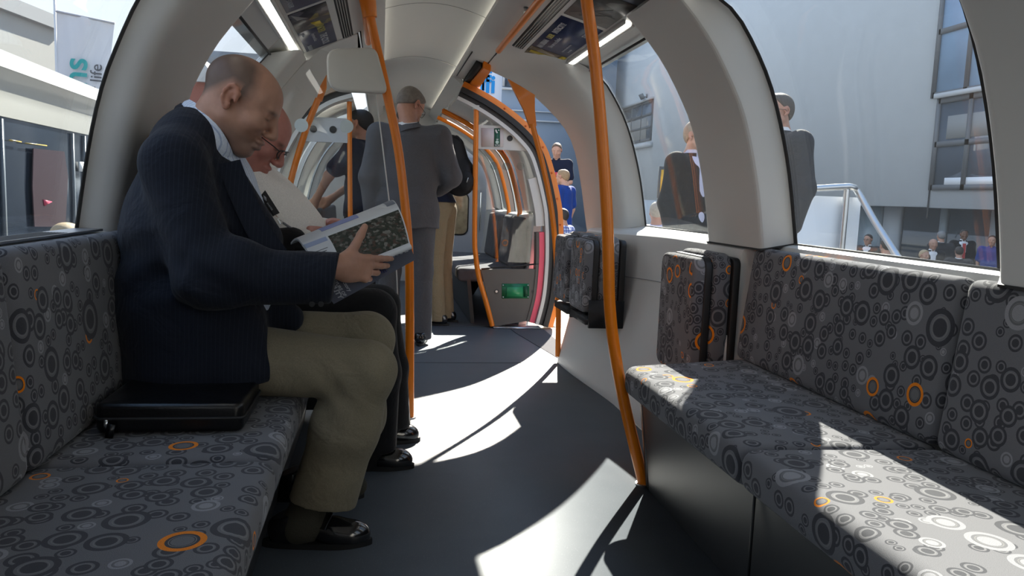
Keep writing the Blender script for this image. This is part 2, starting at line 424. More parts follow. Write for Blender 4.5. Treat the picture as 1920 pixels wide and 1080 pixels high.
# ---- right wall under the windows
def wall_right(y):
    if y < 2.79: return [(1.54, y, .874), (1.515, y, .874), (1.48, y, .868), (1.463, y, .862), (1.458, y, .85), (1.457, y, .81), (1.456, y, .60), (1.456, y, .43), (1.30, y, .02), (1.29, y, 0)]
    k = min(1, max(0, (y-3.45)/1.1)); k = k*k*(3-2*k) if y < 4.7 else 1
    A = [(1.54, .872), (1.505, .872), (1.45, .862), (1.405, .852), (1.385, .838), (1.375, .81), (1.365, .60), (1.33, .45), (1.17, .02), (1.165, 0)]
    Bq = [(1.54, .872), (1.505, .872), (1.42, .855), (1.27, .838), (1.245, .822), (1.235, .79), (1.215, .56), (1.19, .42), (1.10, .02), (1.097, 0)]
    return [(a[0]*(1-k)+c[0]*k, y, a[1]*(1-k)+c[1]*k) for a, c in zip(A, Bq)]
ys = [-2, 0, 1, 2, 2.775, 2.795, 3, 3.4]+[3.5+.1*i for i in range(12)]
b = B(); A = [wall_right(y) for y in ys]; b.sheet(A, [[(max(p[0]+.06, 1.40 if p[2] > .3 else p[0]+.06), p[1], p[2]-.02) for p in r] for r in A]); struct('wall_right', b, WHITE)
b = B(); b.tube([(1.362, 3.27, .63), (1.358, 3.5, .625), (1.33, 3.7, .62), (1.24, 4.2, .60), (1.212, 4.55, .59)], .0025, 6); struct('trim_3', b, M('seam_grey', (.25, .25, .25), .6))
A = [[(-.86, y, .866), (-.80, y, .866), (-.750, y, .862), (-.748, y, .84), (-.747, y, .43), (-.72, y, 0)] for y in (-2, 4.28)]
b = B(); b.sheet(A, [[(p[0]-.08, p[1], p[2]-.02) for p in r] for r in A]); struct('wall_left', b, WHITE)
# ---- arches between windows
def arch(G, P, Yg, Yc, Yf, Yfg, side, r=.022):
    rings = []
    for (g, p) in zip(G, P):
        gz, pz = g[1], p[1]
        def q(X, Y): # height follows depth between inner face and glass
            t = (X-p[0])/(g[0]-p[0]) if abs(g[0]-p[0]) > 1e-6 else 0; return (X, Y, pz+(gz-pz)*t)
        def bez(a, c, d):
            o = []
            for t in (0, .25, .5, .75, 1): o.append(tuple((1-t)**2*a[i]+2*t*(1-t)*c[i]+t*t*d[i] for i in (0, 1)))
            return o
        c1 = (p[0], Yc); g1 = (g[0], Yg); c2 = (p[0], Yf); g2 = (g[0], Yfg)
        def toward(a, t, d): 
            L = math.hypot(t[0]-a[0], t[1]-a[1]); return (a[0]+(t[0]-a[0])*d/L, a[1]+(t[1]-a[1])*d/L)
        pts = [g1]+bez(toward(c1, g1, r), c1, toward(c1, c2, r))+bez(toward(c2, c1, r), c2, toward(c2, g2, r))+[g2]
        o = .05*side
        rings.append([q(*x) for x in pts]+[(g[0]+o, Yfg+.02, gz+.02), (g[0]+o, Yg+min(.14, .4*(Yfg-Yg)), gz+.02)])
    bb = B(); bb.loft(rings); return bb
for i, (G, P, a) in enumerate([(GR, PR, (.93, .96, 1.535, 1.66)), (GR, PR, (2.63, 2.665, 3.14, 3.32)), (GR, PR, (-.75, -.72, -.15, -.03)),
                            (GL, PL, (2.29, 2.33, 2.86, 2.93)), (GL, PL, (.62, .68, 1.19, 1.27)), (GL, PL, (3.93, 3.99, 4.32, 4.34))]):
    struct('trim_%d' % (4+i), arch(G, P, *a, 1 if G is GR else -1, .022 if G is GR else .05), WHITE, angle=14 if G is GR else 30)
for i, (P, G, a) in enumerate([(PR, GR, (.93, .96, 1.535, 1.66)), (PR, GR, (2.63, 2.665, 3.14, 3.32)), (PL, GL, (2.29, 2.33, 2.86, 2.93))]):
    sg = -1 if G is GR else 1; x, g, z = P[0][0]+.004*sg, G[0][0], P[0][1]-.002
    b = B(); prism(b, [(x, a[1]-.004, z-.004), (x, a[2]+.004, z-.004), (g, a[3], G[0][1]-.004), (g, a[0]-.004, G[0][1]-.004)], (0, 0, .006)); struct('trim_%d' % (30+i), b, BLACKR, smooth=False)
# right arch beside the doorway: sweeps inward to the door edge
N_ = np.concatenate([PR[:-1], [(.96, 1.765), (.86, 1.808), (.76, 1.838), (.665, 1.863)]])
def roofpt(px, py, dz=0):
    n = v3((1.90-1.736, 0, 1.14-.514)); q = v3((.514, 0, 1.90-dz)); d = RW @ np.array([px-960., py-540., FPX]); return CAM+d*(n.dot(q-CAM)/n.dot(d))
Jc = curve([at(*q) for q in [(1101, 436, 4.75), (1098, 415, 4.75), (1090, 352, 4.75), (1079, 289, 4.76), (1063, 248, 4.78), (1041, 219, 4.81), (1013, 191, 4.86), (984, 166, 4.94), (953, 149, 5.06), (930, 138, 5.2)]]+[roofpt(909, 128.5)], 8)
Ls = np.concatenate([[0], np.cumsum([np.linalg.norm(Jc[i+1]-Jc[i]) for i in range(len(Jc)-1)])]); Jc = np.array(Jc)
J_ = np.stack([np.interp(np.linspace(0, Ls[-1], len(N_)), Ls, Jc[:, k]) for k in range(3)], 1)
rings = []
for t in np.linspace(0, 1, 7):
    rings.append([(n[0]*(1-t)+j[0]*t-.012*math.sin(math.pi*t), 4.335*(1-t)+j[1]*t, n[1]*(1-t)+j[2]*t) for n, j in zip(N_, J_)])
first = [(g[0], 4.27, g[1]) for g in np.concatenate([GR[:-1], [(1.1, 1.74), (.95, 1.80), (.8, 1.84), (.665, 1.875)]])]
A = [first, [(.7*n[0]+.3*f[0], 4.318, .7*n[1]+.3*f[2]) for n, f in zip(N_, first)]]+rings
out = [[(p[0]+.05, p[1], p[2]+.035) for p in r] for r in A]; out[0] = [(p[0]+.03, p[1]+.09, p[2]+.01) for p in first]; out[1] = [(p[0]+.04, p[1]+.09, p[2]+.02) for p in A[1]]
b = B(); b.sheet(A, out); struct('trim_10', b, WHITE, angle=50)
b = B(); b.sheet([[(j[0]+.01, j[1]+.004, j[2]+.006) for j in J_], [(j[0]+.045, j[1]+.05, j[2]+.03) for j in J_]], [[(j[0]+.01, j[1]+.03, j[2]+.006) for j in J_], [(j[0]+.045, j[1]+.08, j[2]+.03) for j in J_]])
D1 = struct('door_1', b, ORANGE)
# ---- windows (curved panes, black edge seals)
WIN = [('R', -.03, .93), ('R', 1.66, 2.63), ('R', 3.33, 4.27), ('L', -.6, .62), ('L', 1.27, 2.29), ('L', 2.93, 3.93)]
for i, (s, a, c) in enumerate(WIN):
    G = GR if s == 'R' else GL; sg = 1 if s == 'R' else -1
    A = [[(g[0], y, g[1]) for g in G] for y in (a-.02, c+.02)]; b = B()
    b.sheet(A, [[(p[0]+.006*sg, p[1], p[2]+.002) for p in r] for r in A])
    w = struct('window_%d' % (i+1), b, GLASS)
    for (y0, y1) in ((a, a+.012), (c-.022, c)):
        A = [[(g[0]-.004*sg, y, g[1]-.002) for g in G] for y in (y0, y1)]
        b = B(); b.sheet(A, [[(p[0]+.003*sg, p[1], p[2]) for p in r] for r in A]); obj('seal', b, BLACKR, w)
    g0, g1 = G[0], G[-1]
    b = B(); b.box(min(g0[0]-.006*sg, g0[0]), max(g0[0]-.006*sg, g0[0]), a, c, g0[1]-.004, g0[1]+.002); obj('seal', b, M('seal_grey', (.16, .16, .16), .5), w)
    b = B(); b.tube([(g1[0]-.004*sg, a, g1[1]-.004), (g1[0]-.004*sg, c, g1[1]-.004)], .006, 8); obj('seal', b, BLACKR, w)
# ---- ceiling
def vault(t): x = -.09+.70*t; return (x, 1.935+.085*math.sin(math.pi*t)**.9)
b = B(); A = [[(vault(t)[0], y, vault(t)[1]) for t in np.linspace(0, 1, 21)] for y in (-2, 9.0)]
b.sheet(A, [[(p[0], p[1], p[2]+.02) for p in r] for r in A]); struct('ceiling', b, WHITE)
b = B()
for y in (2.05, 4.3, 5.95): b.tube([(vault(t)[0], y, vault(t)[1]-.0005) for t in np.linspace(.05, .95, 21)], .002, 5)
struct('trim_11', b, M('seam_grey'))
RL, RE = (.514, 1.90), (1.14, 1.736); LLp, LE = (.002, 1.90), (-.548, 1.655)
def side_panel(p, e, y0, y1, sg):
    bb = B(); A = [[(p[0], y, p[1]+.022), (p[0], y, p[1]), (p[0]+(e[0]-p[0])*.5, y, p[1]+(e[1]-p[1])*.5), (e[0], y, e[1])] for y in (y0, y1)]
    bb.sheet(A, [[(q[0]+.012*sg, q[1], q[2]+(0 if k == 0 else .03)) for k, q in enumerate(r)] for r in A]); return bb
def onR(X): return (X, RL[1]+(X-RL[0])*(RE[1]-RL[1])/(RE[0]-RL[0]))
def onL(X): return (X, LLp[1]+(X-LLp[0])*(LE[1]-LLp[1])/(LE[0]-LLp[0]))
for (p, e, y0, y1, sg) in ((RL, RE, -2, 4.42, 1), (RL, onR(.664), 4.42, 6.0, 1), (RL, (.64, 1.80), 6.0, 9, 1), (LLp, LE, -2, 4.30, -1), (LLp, onL(-.13), 4.30, 5.75, -1), (LLp, (-.13, 1.74), 5.75, 9, -1)):
    struct('ceiling', side_panel(p, e, y0, y1, sg), WHITE)
b = B(); b.box(.66, .668, 4.35, 5.35, 1.857, 1.8605); b.box(.535, .539, 4.9, 5.9, 1.886, 1.893); b.box(-.128, -.122, 4.28, 4.9, 1.835, 1.843); struct('trim_12', b, BLACKR)
# unseen outer roof over everything, added to block the sun
rp = [(1.19, 1.735), (1.05, 1.87), (.80, 1.99), (.26, 2.10), (-.25, 2.0), (-.48, 1.83), (-.60, 1.64)]
for (y0, y1, pp) in ((-2.2, 4.6, rp), (4.6, 5.95, [(.70, 1.89), (.70, 2.0), (.26, 2.1), (-.16, 2.0), (-.16, 1.86)]), (5.95, 9.2, [(.60, 1.80), (.56, 1.95), (.26, 2.05), (0, 1.98), (-.12, 1.74)])):
    b = B(); A = [[(x, y, z) for x, z in pp] for y in (y0, y1)]; b.sheet(A, [[(x, y, z+.02) for x, y, z in r] for r in A]); struct('ceiling', b, WHITE)
# rear bulkhead behind the viewer
b = B(); b.box(-.9, 1.6, -2.1, -2.0, 0, 2.1); struct('wall_rear', b, WHITE)
# cove lights: long tubes hidden behind both ceiling lips
for (x, lab) in ((.572, 'long warm light strip tucked behind the right lip of the central ceiling'), (-.055, 'long warm light strip tucked behind the left lip of the central ceiling')):
    b = B(); b.box(x-.012, x+.012, -1.9, 8.8, 1.915, 1.928); tag(obj('cove_light', b, COVE), lab, 'light', None)
# ---- luminaires in the window bays
def lamp(x0, x1, y0, y1, on, lab, below=.012):
    t = thing('ceiling_light', lab, 'light', (on((x0+x1)/2)[0], (y0+y1)/2, on((x0+x1)/2)[1]))
    b = B(); q = [(x0, on(x0)[1]), (x1, on(x1)[1])]
    b.hexa([(q[0][0], y0, q[0][1]-below), (q[1][0], y0, q[1][1]-below), (q[1][0], y1, q[1][1]-below), (q[0][0], y1, q[0][1]-below),
            (q[0][0], y0, q[0][1]), (q[1][0], y0, q[1][1]), (q[1][0], y1, q[1][1]), (q[0][0], y1, q[0][1])]); obj('diffuser', b, LED, t)
    b = B()
    for xa, xb in ((x0-.012, x0-.002), (x1+.002, x1+.012)):
        za, zb = on(xa)[1], on(xb)[1]
        b.hexa([(xa, y0-.01, za-below-.004), (xb, y0-.01, zb-below-.004), (xb, y1+.01, zb-below-.004), (xa, y1+.01, za-below-.004), (xa, y0-.01, za), (xb, y0-.01, zb), (xb, y1+.01, zb), (xa, y1+.01, za)])
    obj('frame', b, WHITE, t)
lamp(1.010, 1.036, 3.28, 4.61, onR, 'bright slim strip light above the middle right window bay')
lamp(-.456, -.425, 3.0, 4.28, onL, 'bright slim strip light above the left seats, ahead of the bald man')
lamp(1.010, 1.036, 1.5, 2.70, onR, 'bright slim strip light above the near right window, out of the top edge')
lamp(-.456, -.425, 1.1, 2.35, onL, 'bright slim strip light above the near left window, out of the top edge')
# ---- posters and vents
NAVY = M('poster_navy', (.008, .018, .075), .35, var=.5, vscale=6)
INK = M('poster_white_ink', (.42, .44, .48), .5); YEL = M('poster_yellow', (.55, .42, .03), .45); INKY = M('poster_yellow_ink', (.42, .38, .12), .5)
def photo(name, cols, scale, off=(0, 0, 0)):
    g = NT(name); tc = g.n('TexCoord'); mp = g.n('Mapping'); mp.inputs['Location'].default_value = off; g.l(tc.outputs['Object'], mp.inputs[0])
    v = g.n('TexVoronoi'); v.inputs['Scale'].default_value = scale; g.l(mp.outputs[0], v.inputs['Vector'])
    r = g.n('ValToRGB'); r.color_ramp.interpolation = 'CONSTANT'
    sep = g.n('SeparateColor'); g.l(v.outputs['Color'], sep.inputs[0]); g.l(sep.outputs[0], r.inputs[0])
    for i, c in enumerate(cols):
        e = r.color_ramp.elements[i] if i < 2 else r.color_ramp.elements.new(i/len(cols)); e.position = i/len(cols); e.color = (*c, 1)
    n = g.n('TexNoise'); n.inputs['Scale'].default_value = scale*1.7; g.l(mp.outputs[0], n.inputs['Vector'])
    g.l(g.mix(.45, r.outputs[0], g.mix(n.outputs[0], tuple(x*.2 for x in cols[0]), tuple(min(1, x*2.2) for x in cols[1]))), g.b.inputs['Base Color'])
    g.b.inputs['Roughness'].default_value = .4; return g.m
PH1 = photo('crowd_photo', [(.012, .012, .02), (.05, .045, .05), (.02, .02, .03), (.17, .15, .17), (.30, .24, .03)], 17)
PH2 = photo('train_photo', [(.03, .03, .03), (.10, .095, .09), (.06, .055, .05), (.20, .19, .18)], 9)
PH3 = photo('interior_photo', [(.05, .03, .02), (.20, .15, .10), (.09, .06, .04), (.33, .28, .22), (.24, .18, .03)], 15)
def quad_on(b, on, xa, xb, y0, y1, dn, th=.002):
    return b.hexa([(xa, y0, on(xa)[1]-dn-th), (xb, y0, on(xb)[1]-dn-th), (xb, y1, on(xb)[1]-dn-th), (xa, y1, on(xa)[1]-dn-th),
                   (xa, y0, on(xa)[1]-dn), (xb, y0, on(xb)[1]-dn), (xb, y1, on(xb)[1]-dn), (xa, y1, on(xa)[1]-dn)])
def poster(on, xa, xb, y0, y1, lab, photo_rng, photo_mat, texts, sg, extra=None):
    t = thing('advert_poster', lab, 'poster', (on((xa+xb)/2)[0], (y0+y1)/2, on((xa+xb)/2)[1]), 'advert posters along the ceiling')
    b = B(); quad_on(b, on, xa, xb, y0, y1, 0); obj('sheet', b, NAVY, t)
    if photo_rng: b = B(); quad_on(b, on, xa, xb, *photo_rng, .0015); obj('photo', b, photo_mat, t)
    right = v3((0, 1, 0))*sg; d = v3((on(xb)[0]-on(xa)[0], 0, on(xb)[1]-on(xa)[1])); up = d/np.linalg.norm(d)*(1 if on is onL else -1)
    for (s, sz, x, y, m) in texts: text('lettering', s, sz, m, (x, y, on(x)[1]-.0042), right, up, t, bold=.001 if sz > .03 else .0003)
    if extra: extra(t)
def ex1(t):
    b = B(); prism(b, [(x, y, onL(x)[1]-.004) for x, y in [(-.33, 3.70), (-.31, 3.82), (-.285, 3.80), (-.29, 3.72)]], (0, 0, -.0006)); obj('yellow_patch', b, YEL, t)
    b = B(); prism(b, [(x, y, onL(x)[1]-.004) for x, y in [(-.39, 3.46), (-.375, 3.58), (-.33, 3.60), (-.35, 3.56)]], (0, 0, -.0006)); obj('grey_patch', b, M('poster_grey', (.25, .25, .25), .5), t)
poster(onL, -.400, -.245, 3.45, 4.34, 'blue poster above the left seats lettered with THE COOL beside a crowd photo', (3.45, 3.82), PH1,
       [('UNDER', .05, -.312, 3.79, INKY), ('THE COOL', .05, -.312, 4.0, INK), ('Experience it live.', .026, -.345, 3.92, INK), ('on board', .018, -.385, 3.86, INK), ('STADLER', .03, -.385, 4.16, INK)], 1, ex1)
poster(onL, -.400, -.245, 2.55, 3.41, 'dark blue poster with one small white word, nearest on the left ceiling', (2.55, 2.85), PH1,
       [('STADLER', .03, -.38, 3.22, INK)], 1)
def ex2(t):
    b = B(); prism(b, [(x, y, onR(x)[1]-.004) for x, y in [(.80, 4.33), (.80, 4.39), (.985, 4.37), (.985, 4.24), (.96, 4.24), (.95, 4.32)]], (0, 0, -.0006)); obj('yellow_frame', b, YEL, t)
poster(onR, .785, .985, 3.53, 4.56, 'blue poster on the right ceiling asking about INTERCITY above a yellow framed photo', (4.24, 4.56), PH3,
       [('AN URBAN', .04, .835, 4.215, INK), ('UBER', .04, .835, 3.97, INKY), ('INTERCITY?', .04, .835, 3.835, INK), ('Take me to a Stadler.', .03, .875, 4.15, INK), ('Experience the variety of trains', .016, .94, 4.15, INK), ('here outside', .016, .965, 4.12, INK), ('STADLER', .03, .955, 3.74, INK)], -1, ex2)
def ex3(t):
    b = B()
    for x, y in (((.80, 3.43), (.93, 3.20)), ((.84, 3.42), (.95, 3.28)), ((.82, 3.3), (.97, 3.30))):
        b.tube([(x[0] if hasattr(x, '__len__') else x, x[1], onR(x[0])[1]-.004), (y[0], y[1], onR(y[0])[1]-.004)], .002, 5)
    obj('pale_outline', b, M('poster_grey'), t)
poster(onR, .785, .985, 2.45, 3.48, 'blue poster with a grey train front, cut off by the top of the frame', (3.05, 3.48), PH2,
       [('THE TRAIN', .05, .84, 3.02, INKY), ('Discover it outside', .03, .89, 3.02, INK), ('on the open air grounds', .018, .94, 3.0, INK)], -1, ex3)
def vent(on, xa, xb, y0, y1, lab):
    t = thing('vent_grille', lab, 'vent', (on((xa+xb)/2)[0], (y0+y1)/2, on((xa+xb)/2)[1]), None)
    b = B(); quad_on(b, on, xa, xb, y0, y1, 0); obj('recess', b, M('vent_black', (.01, .01, .01), .7), t)
    w = (xb-xa)/5
    for k in range(1, 5):
        b = B(); quad_on(b, on, xa+w*k-.0022, xa+w*k+.0022, y0, y1, .002, .005); obj('slat', b, M('slat_grey', (.30, .30, .30), .4), t)
vent(onR, .704, .764, 1.0, 4.40, 'long slotted black air grille along the right ceiling above the posters')
vent(onL, -.215, -.162, 1.0, 4.30, 'long slotted black air grille along the left ceiling above the posters')
# sill heater grille on the left
t = thing('sill_grille', 'perforated pale metal grille on the left window sill behind the near seat back', 'grille', (-.78, 1.4, .87))
b = B(); b.box(-.818, -.750, .3, 2.28, .867, .873); obj('plate', b, M('grille_grey', (.5, .5, .52), .35, metal=.6), t)
b = B()
for k in range(9): b.box(-.813+.0068*k, -.8098+.0068*k, .32, 2.05, .8731, .8737)
obj('slots', b, BLACKR, t)
# ================================================================== doorway on the right
O_ = prof([at(*q, 5.85)[[0, 2]] for q in [(1025, 612), (1038, 560), (1044, 500), (1045, 450), (1044, 415), (1041, 383), (1027, 320), (1011, 276), (983, 242), (950, 214), (918, 192), (890, 176), (866, 164)]], 44)
def offs(P, d):
    T = np.gradient(P, axis=0); n = np.stack([-T[:, 1], T[:, 0]], 1); n /= np.linalg.norm(n, axis=1)[:, None]; return P+n*d # + is inward
def strip(P, a, c, y0, y1, z0=0, z1=9):
    I, Q = offs(P, a), offs(P, c); k = (P[:, 1] >= z0) & (P[:, 1] <= z1); I, Q = I[k], Q[k]
    bb = B(); bb.sheet([[(p[0], y0, p[1]) for p in I], [(p[0], y0, p[1]) for p in Q]], [[(p[0], y1, p[1]) for p in I], [(p[0], y1, p[1]) for p in Q]]); return bb
obj('rubber_seal', strip(O_, 0, .040, 5.80, 5.92), BLACKR, D1); obj('rubber_lip', strip(O_, .036, .072, 5.83, 5.92), M('rubber_dark', (.02, .02, .022), .4), D1)
obj('white_jamb', strip(O_, .072, .098, 5.82, 5.95), WHITE, D1)
obj('jamb_panel', strip(O_, .100, .165, 5.85, 5.95, .775, 1.22), WHITE, D1)
obj('pink_strip', strip(O_, .102, .142, 5.85, 5.95, 0, .79), PINK, D1); obj('brown_strip', strip(O_, .142, .165, 5.855, 5.95, 0, .79), BROWN, D1)
obj('orange_frame', strip(O_, -.048, 0, 5.84, 5.96), ORANGE, D1)
for k in range(4, 40, 4):
    p = offs(O_, -.024)[k]; b = B(); b.disc((p[0], 5.84, p[1]), (0, -1, 0), .008, .006, 10); obj('rivet', b, M('rivet_orange', (.75, .16, .02), .3), D1)
b = B(); prism(b, [roofpt(*q, .03) for q in [(859, 171), (893, 122), (907, 128), (868, 175)]], (0, 0, .03)); obj('header_track', b, BLACKR, D1)
b = B(); prism(b, [roofpt(*q, .045) for q in [(868, 175), (907, 128), (920, 134), (899, 165), (884, 176)]], (.0, 0, .05)); obj('header_fascia', b, ORANGE, D1)
# curved orange grab pole just inside the doorway
def pole(name, pts, r, lab, cat='handrail', base=True, sock=None, n=8):
    t = thing(name, lab, cat, tuple(pts[-1]))
    b = B(); c = curve(pts, n); b.tube(c, r, 16); obj('tube', b, ORANGE, t)
    if base: b = B(); p = v3(pts[-1]); b.disc((p[0], p[1], max(p[2], 0)), (0, 0, 1), .03, .006, 20); obj('floor_flange', b, STEEL, t)
    if sock:
        for (p, ax) in sock: b = B(); b.disc(p, ax, r*1.5, .025, 20); obj('socket', b, WHITE, t)
    return t
dp = [at(*p, 4.6) for p in [(998, 232), (1001, 244), (1020, 320), (1035, 400), (1044, 500), (1047, 580), (1046, 668)]]
t = pole('grab_pole', dp, .0165, 'curved orange grab pole at the near edge of the open right doorway', base=False)
b = B(); P3 = [at(*p, 4.62) for p in [(953, 148), (984, 166), (1003, 178), (1003, 205), (1006, 236), (994, 240), (982, 205)]]; prism(b, P3, (0, .03, 0)); obj('flared_bracket', b, ORANGE, t)
# screen past the doorway
sc = thing('draught_screen', 'glass draught screen with white help panel and brown base beside the right doorway', 'screen', (1.0, 5.88, 0))
pf = [at(893, 203, 5.85), at(890, 430, 5.85), at(892, 478, 5.85), at(898, 520, 5.85), at(911, 565, 5.85), at(923, 611, 5.85)]
b = B(); b.tube(curve(pf, 6), .0195, 16); obj('pole', b, ORANGE, sc)
b = B(); b.tube([pf[0]-v3((0, 0, .01)), pf[0]+v3((0, 0, .02))], .028, 16); obj('pole_cap', b, WHITE, sc)
I1 = offs(O_, .098)
gl = [(.73, .505)]+[(x, z) for x, z in I1 if .505 < z < 1.62]+[(.71, 1.62)]
b = B(); prism(b, [(x, 5.885, z) for x, z in gl], (0, .008, 0)); obj('glass_pane', b, SCREEN, sc)
I2 = offs(O_, .165)
lp = [at(902, 505, 5.87), at(926, 612, 5.87)]; lp = [(p[0], p[2]) for p in lp]+[(x, z) for x, z in I2 if .03 < z < .5]
b = B(); prism(b, [(x, 5.865, z) for x, z in lp], (0, .03, 0)); obj('lower_panel', b, BROWN, sc)
b = B(); b.tube([(lp[0][0], 5.86, lp[0][1]+.003), (lp[-1][0]+.06, 5.86, .508)], .006, 8); obj('pane_gasket', b, BLACKR, sc)
pp = [at(*p, 5.86) for p in [(896, 234), (955, 237), (966, 246), (976, 258), (984, 270), (990, 283), (896, 279)]]
b = B(); prism(b, pp, (0, .02, 0)); hp = obj('help_panel', b, WHITE, sc)
def pq(x0, y0, x1, y1, Y, th=.003, mat=None, name='plate', par=None):
    b = B(); prism(b, [at(x0, y0, Y), at(x1, y0, Y), at(x1, y1, Y), at(x0, y1, Y)], (0, th, 0)); return obj(name, b, mat, par)
pq(903, 240, 944, 275, 5.855, .004, M('help_plate', (.66, .60, .60), .4), 'intercom_plate', hp)
pq(926.6, 240.5, 937.6, 275, 5.852, .002, M('sos_green', (.015, .10, .06), .4), 'green_label', hp)
tm = M('label_white', (.8, .8, .8), .5)
p = at(927.6, 274, 5.8495); text('sos_lettering', 'SOS', .022, tm, p, (1, 0, 0), (0, 0, 1), hp)
b = B(); b.tube(curve([at(930, 243, 5.851), at(930.2, 246, 5.851), at(932.6, 249.5, 5.851)], 5), .006, 8); b.disc(at(935, 244, 5.852), (0, -1, 0), .005, .002, 12); obj('phone_symbol', b, tm, hp)
b = B(); b.disc(at(932.2, 266.5, 5.852), (0, -1, 0), .013, .002, 18); obj('call_button', b, M('button_pale', (.5, .62, .55), .4), hp)
pq(930, 260.5, 934.5, 262, 5.851, .001, tm, 'label_bar', hp)
b = B(); b.disc(at(956, 259.5, 5.86), (0, -1, 0), .0215, .006, 24); obj('camera_port', b, BLACKR, hp)
hb = pq(941, 532, 992, 559.5, 5.862, .004, GREEN, 'release_box', sc)
pq(950, 538, 980, 556, 5.848, .012, M('green_light', (.03, .27, .11), .3), 'release_handle', hb)
pq(982, 537, 991, 557, 5.859, .003, M('green_dark', (.005, .07, .03), .5), 'release_recess', hb)
for q in ((943.3, 534.8), (990, 534.8), (943.3, 557), (990, 557)):
    b = B(); b.disc(at(*q, 5.86), (0, -1, 0), .006, .003, 10); obj('screw', b, STEEL, hb)
for q in ((931, 546.5), (1001, 547)):
    b = B(); b.disc(at(*q, 5.865), (0, -1, 0), .019, .004, 20); l = obj('lock', b, DARK, sc)
    b = B(); b.disc(at(*q, 5.860), (0, -1, 0), .009, .003, 14); obj('lock_core', b, STEEL if q[0] < 960 else BLACKR, l)
DOT = M('frosted_dot', (.62, .72, .74), .6)
for q in ((926, 311), (949, 312), (976, 312)):
    b = B(); b.disc(at(*q, 5.884), (0, -1, 0), .03, .001, 24); obj('frosted_dot', b, glassmat('frost_pale', (.85, .9, .9), .12) if 'frost_pale' not in MATS else MATS['frost_pale'], sc)
# ================================================================== doorway on the left and its far screen
JL = prof([(-.60, .60), (-.58, .86), (-.53, 1.10), (-.455, 1.30), (-.35, 1.46), (-.23, 1.58), (-.12, 1.66)], 24)
OL = prof([v3((-.62, 5.65, .02))[[0, 2]], v3((-.66, 5.65, .35))[[0, 2]]]+[at(*q, 5.65)[[0, 2]] for q in [(497, 445), (508, 385), (517, 340), (530, 300), (545, 268), (563, 240), (583, 218), (605, 201), (630, 189), (661, 180)]], 44)
def offl(P, d): q = offs(P, -d); return q
def stripl(P, a, c, y0, y1, z0=0, z1=9):
    I, Q = offl(P, a), offl(P, c); k = (P[:, 1] >= z0) & (P[:, 1] <= z1); I, Q = I[k], Q[k]
    bb = B(); bb.sheet([[(p[0], y0, p[1]) for p in I], [(p[0], y0, p[1]) for p in Q]], [[(p[0], y1, p[1]) for p in I], [(p[0], y1, p[1]) for p in Q]]); return bb
D2 = struct('door_2', stripl(OL, -.014, .014, 5.60, 5.75), WHITE)
obj('rubber_seal', stripl(OL, -.055, -.014, 5.62, 5.72), BLACKR, D2)
obj('inner_band', stripl(OL, -.10, -.055, 5.58, 5.72), M('warm_grey', (.45, .33, .24), .5), D2)
obj('rubber_lip', stripl(OL, -.125, -.10, 5.55, 5.72), M('rubber_dark'), D2)
obj('pale_frame', stripl(OL, -.17, -.125, 5.52, 5.74), WHITE, D2)
# arch before the left doorway
NL = np.concatenate([PL[:-1], [(-.33, 1.74), (-.24, 1.785), (-.14, 1.83)]])
J2 = prof([(-.62, .83), (-.585, 1.05), (-.53, 1.22), (-.44, 1.40), (-.33, 1.53), (-.22, 1.62), (-.14, 1.67)], len(NL))
A = [[(n[0]*(1-t)+j[0]*t, 4.30+.2*t, n[1]*(1-t)+j[1]*t) for n, j in zip(NL, J2)] for t in np.linspace(0, 1, 5)]
b = B(); b.sheet(A, [[(p[0]-.09, p[1], p[2]+.05) for p in r] for r in A]); struct('trim_13', b, WHITE, angle=50)
# sliding door leaf, closed, dark glazing
lf = offl(OL, -.13)
A = [[(p[0], y, p[1]) for p in lf] for y in (4.52, 5.56)]
kz = [k for k in range(len(lf)) if lf[k][1] > .75]
b = B(); A2 = [[(lf[k][0], y, lf[k][1]) for k in kz] for y in (4.60, 5.50)]; b.sheet(A2, [[(p[0]-.01, p[1], p[2]) for p in r] for r in A2]); obj('door_glass', b, GLASS, D2)
b = B(); A3 = [[(lf[k][0]-.002, y, lf[k][1]) for k in range(len(lf)) if lf[k][1] <= .76] for y in (4.52, 5.56)]; b.sheet(A3, [[(p[0]-.03, p[1], p[2]) for p in r] for r in A3]); obj('door_leaf', b, WHITE, D2)
for (y0, y1) in ((4.52, 4.60), (5.50, 5.56)):
    b = B(); A3 = [[(lf[k][0]-.002, y, lf[k][1]) for k in kz] for y in (y0, y1)]; b.sheet(A3, [[(p[0]-.02, p[1], p[2]) for p in r] for r in A3]); obj('leaf_stile', b, BLACKR, D2)
lpn = [at(*p, 4.2) for p in [(597, 185), (575, 240), (553, 310), (538, 370), (527, 415)]]
lpn += [v3((-.53, 4.2, .60)), v3((-.53, 4.2, .30)), v3((-.50, 4.2, 0))]
t = pole('grab_pole', lpn, .0165, 'curved orange grab pole seen through the near glass, left of the grey panel', base=False)
b = B(); prism(b, [at(*p, 4.21) for p in [(612, 140), (612, 165), (603, 190), (593, 187), (601, 160)]], (0, .03, 0)); obj('flared_bracket', b, ORANGE, t)
sc = thing('draught_screen', 'far left glass draught screen behind the grey panel with two black ports', 'screen', (-.4, 5.7, 0))
pf = [at(655, 188, 5.7), at(657, 430, 5.7), at(659, 480, 5.7), v3((-.19, 5.7, .45)), v3((-.30, 5.7, .02))]
b = B(); b.tube(curve(pf, 6), .0175, 16); obj('pole', b, ORANGE, sc)
b = B(); b.tube([pf[0]-v3((0, 0, .01)), pf[0]+v3((0, 0, .02))], .027, 16); obj('pole_cap', b, WHITE, sc)
I1 = offl(OL, .014)
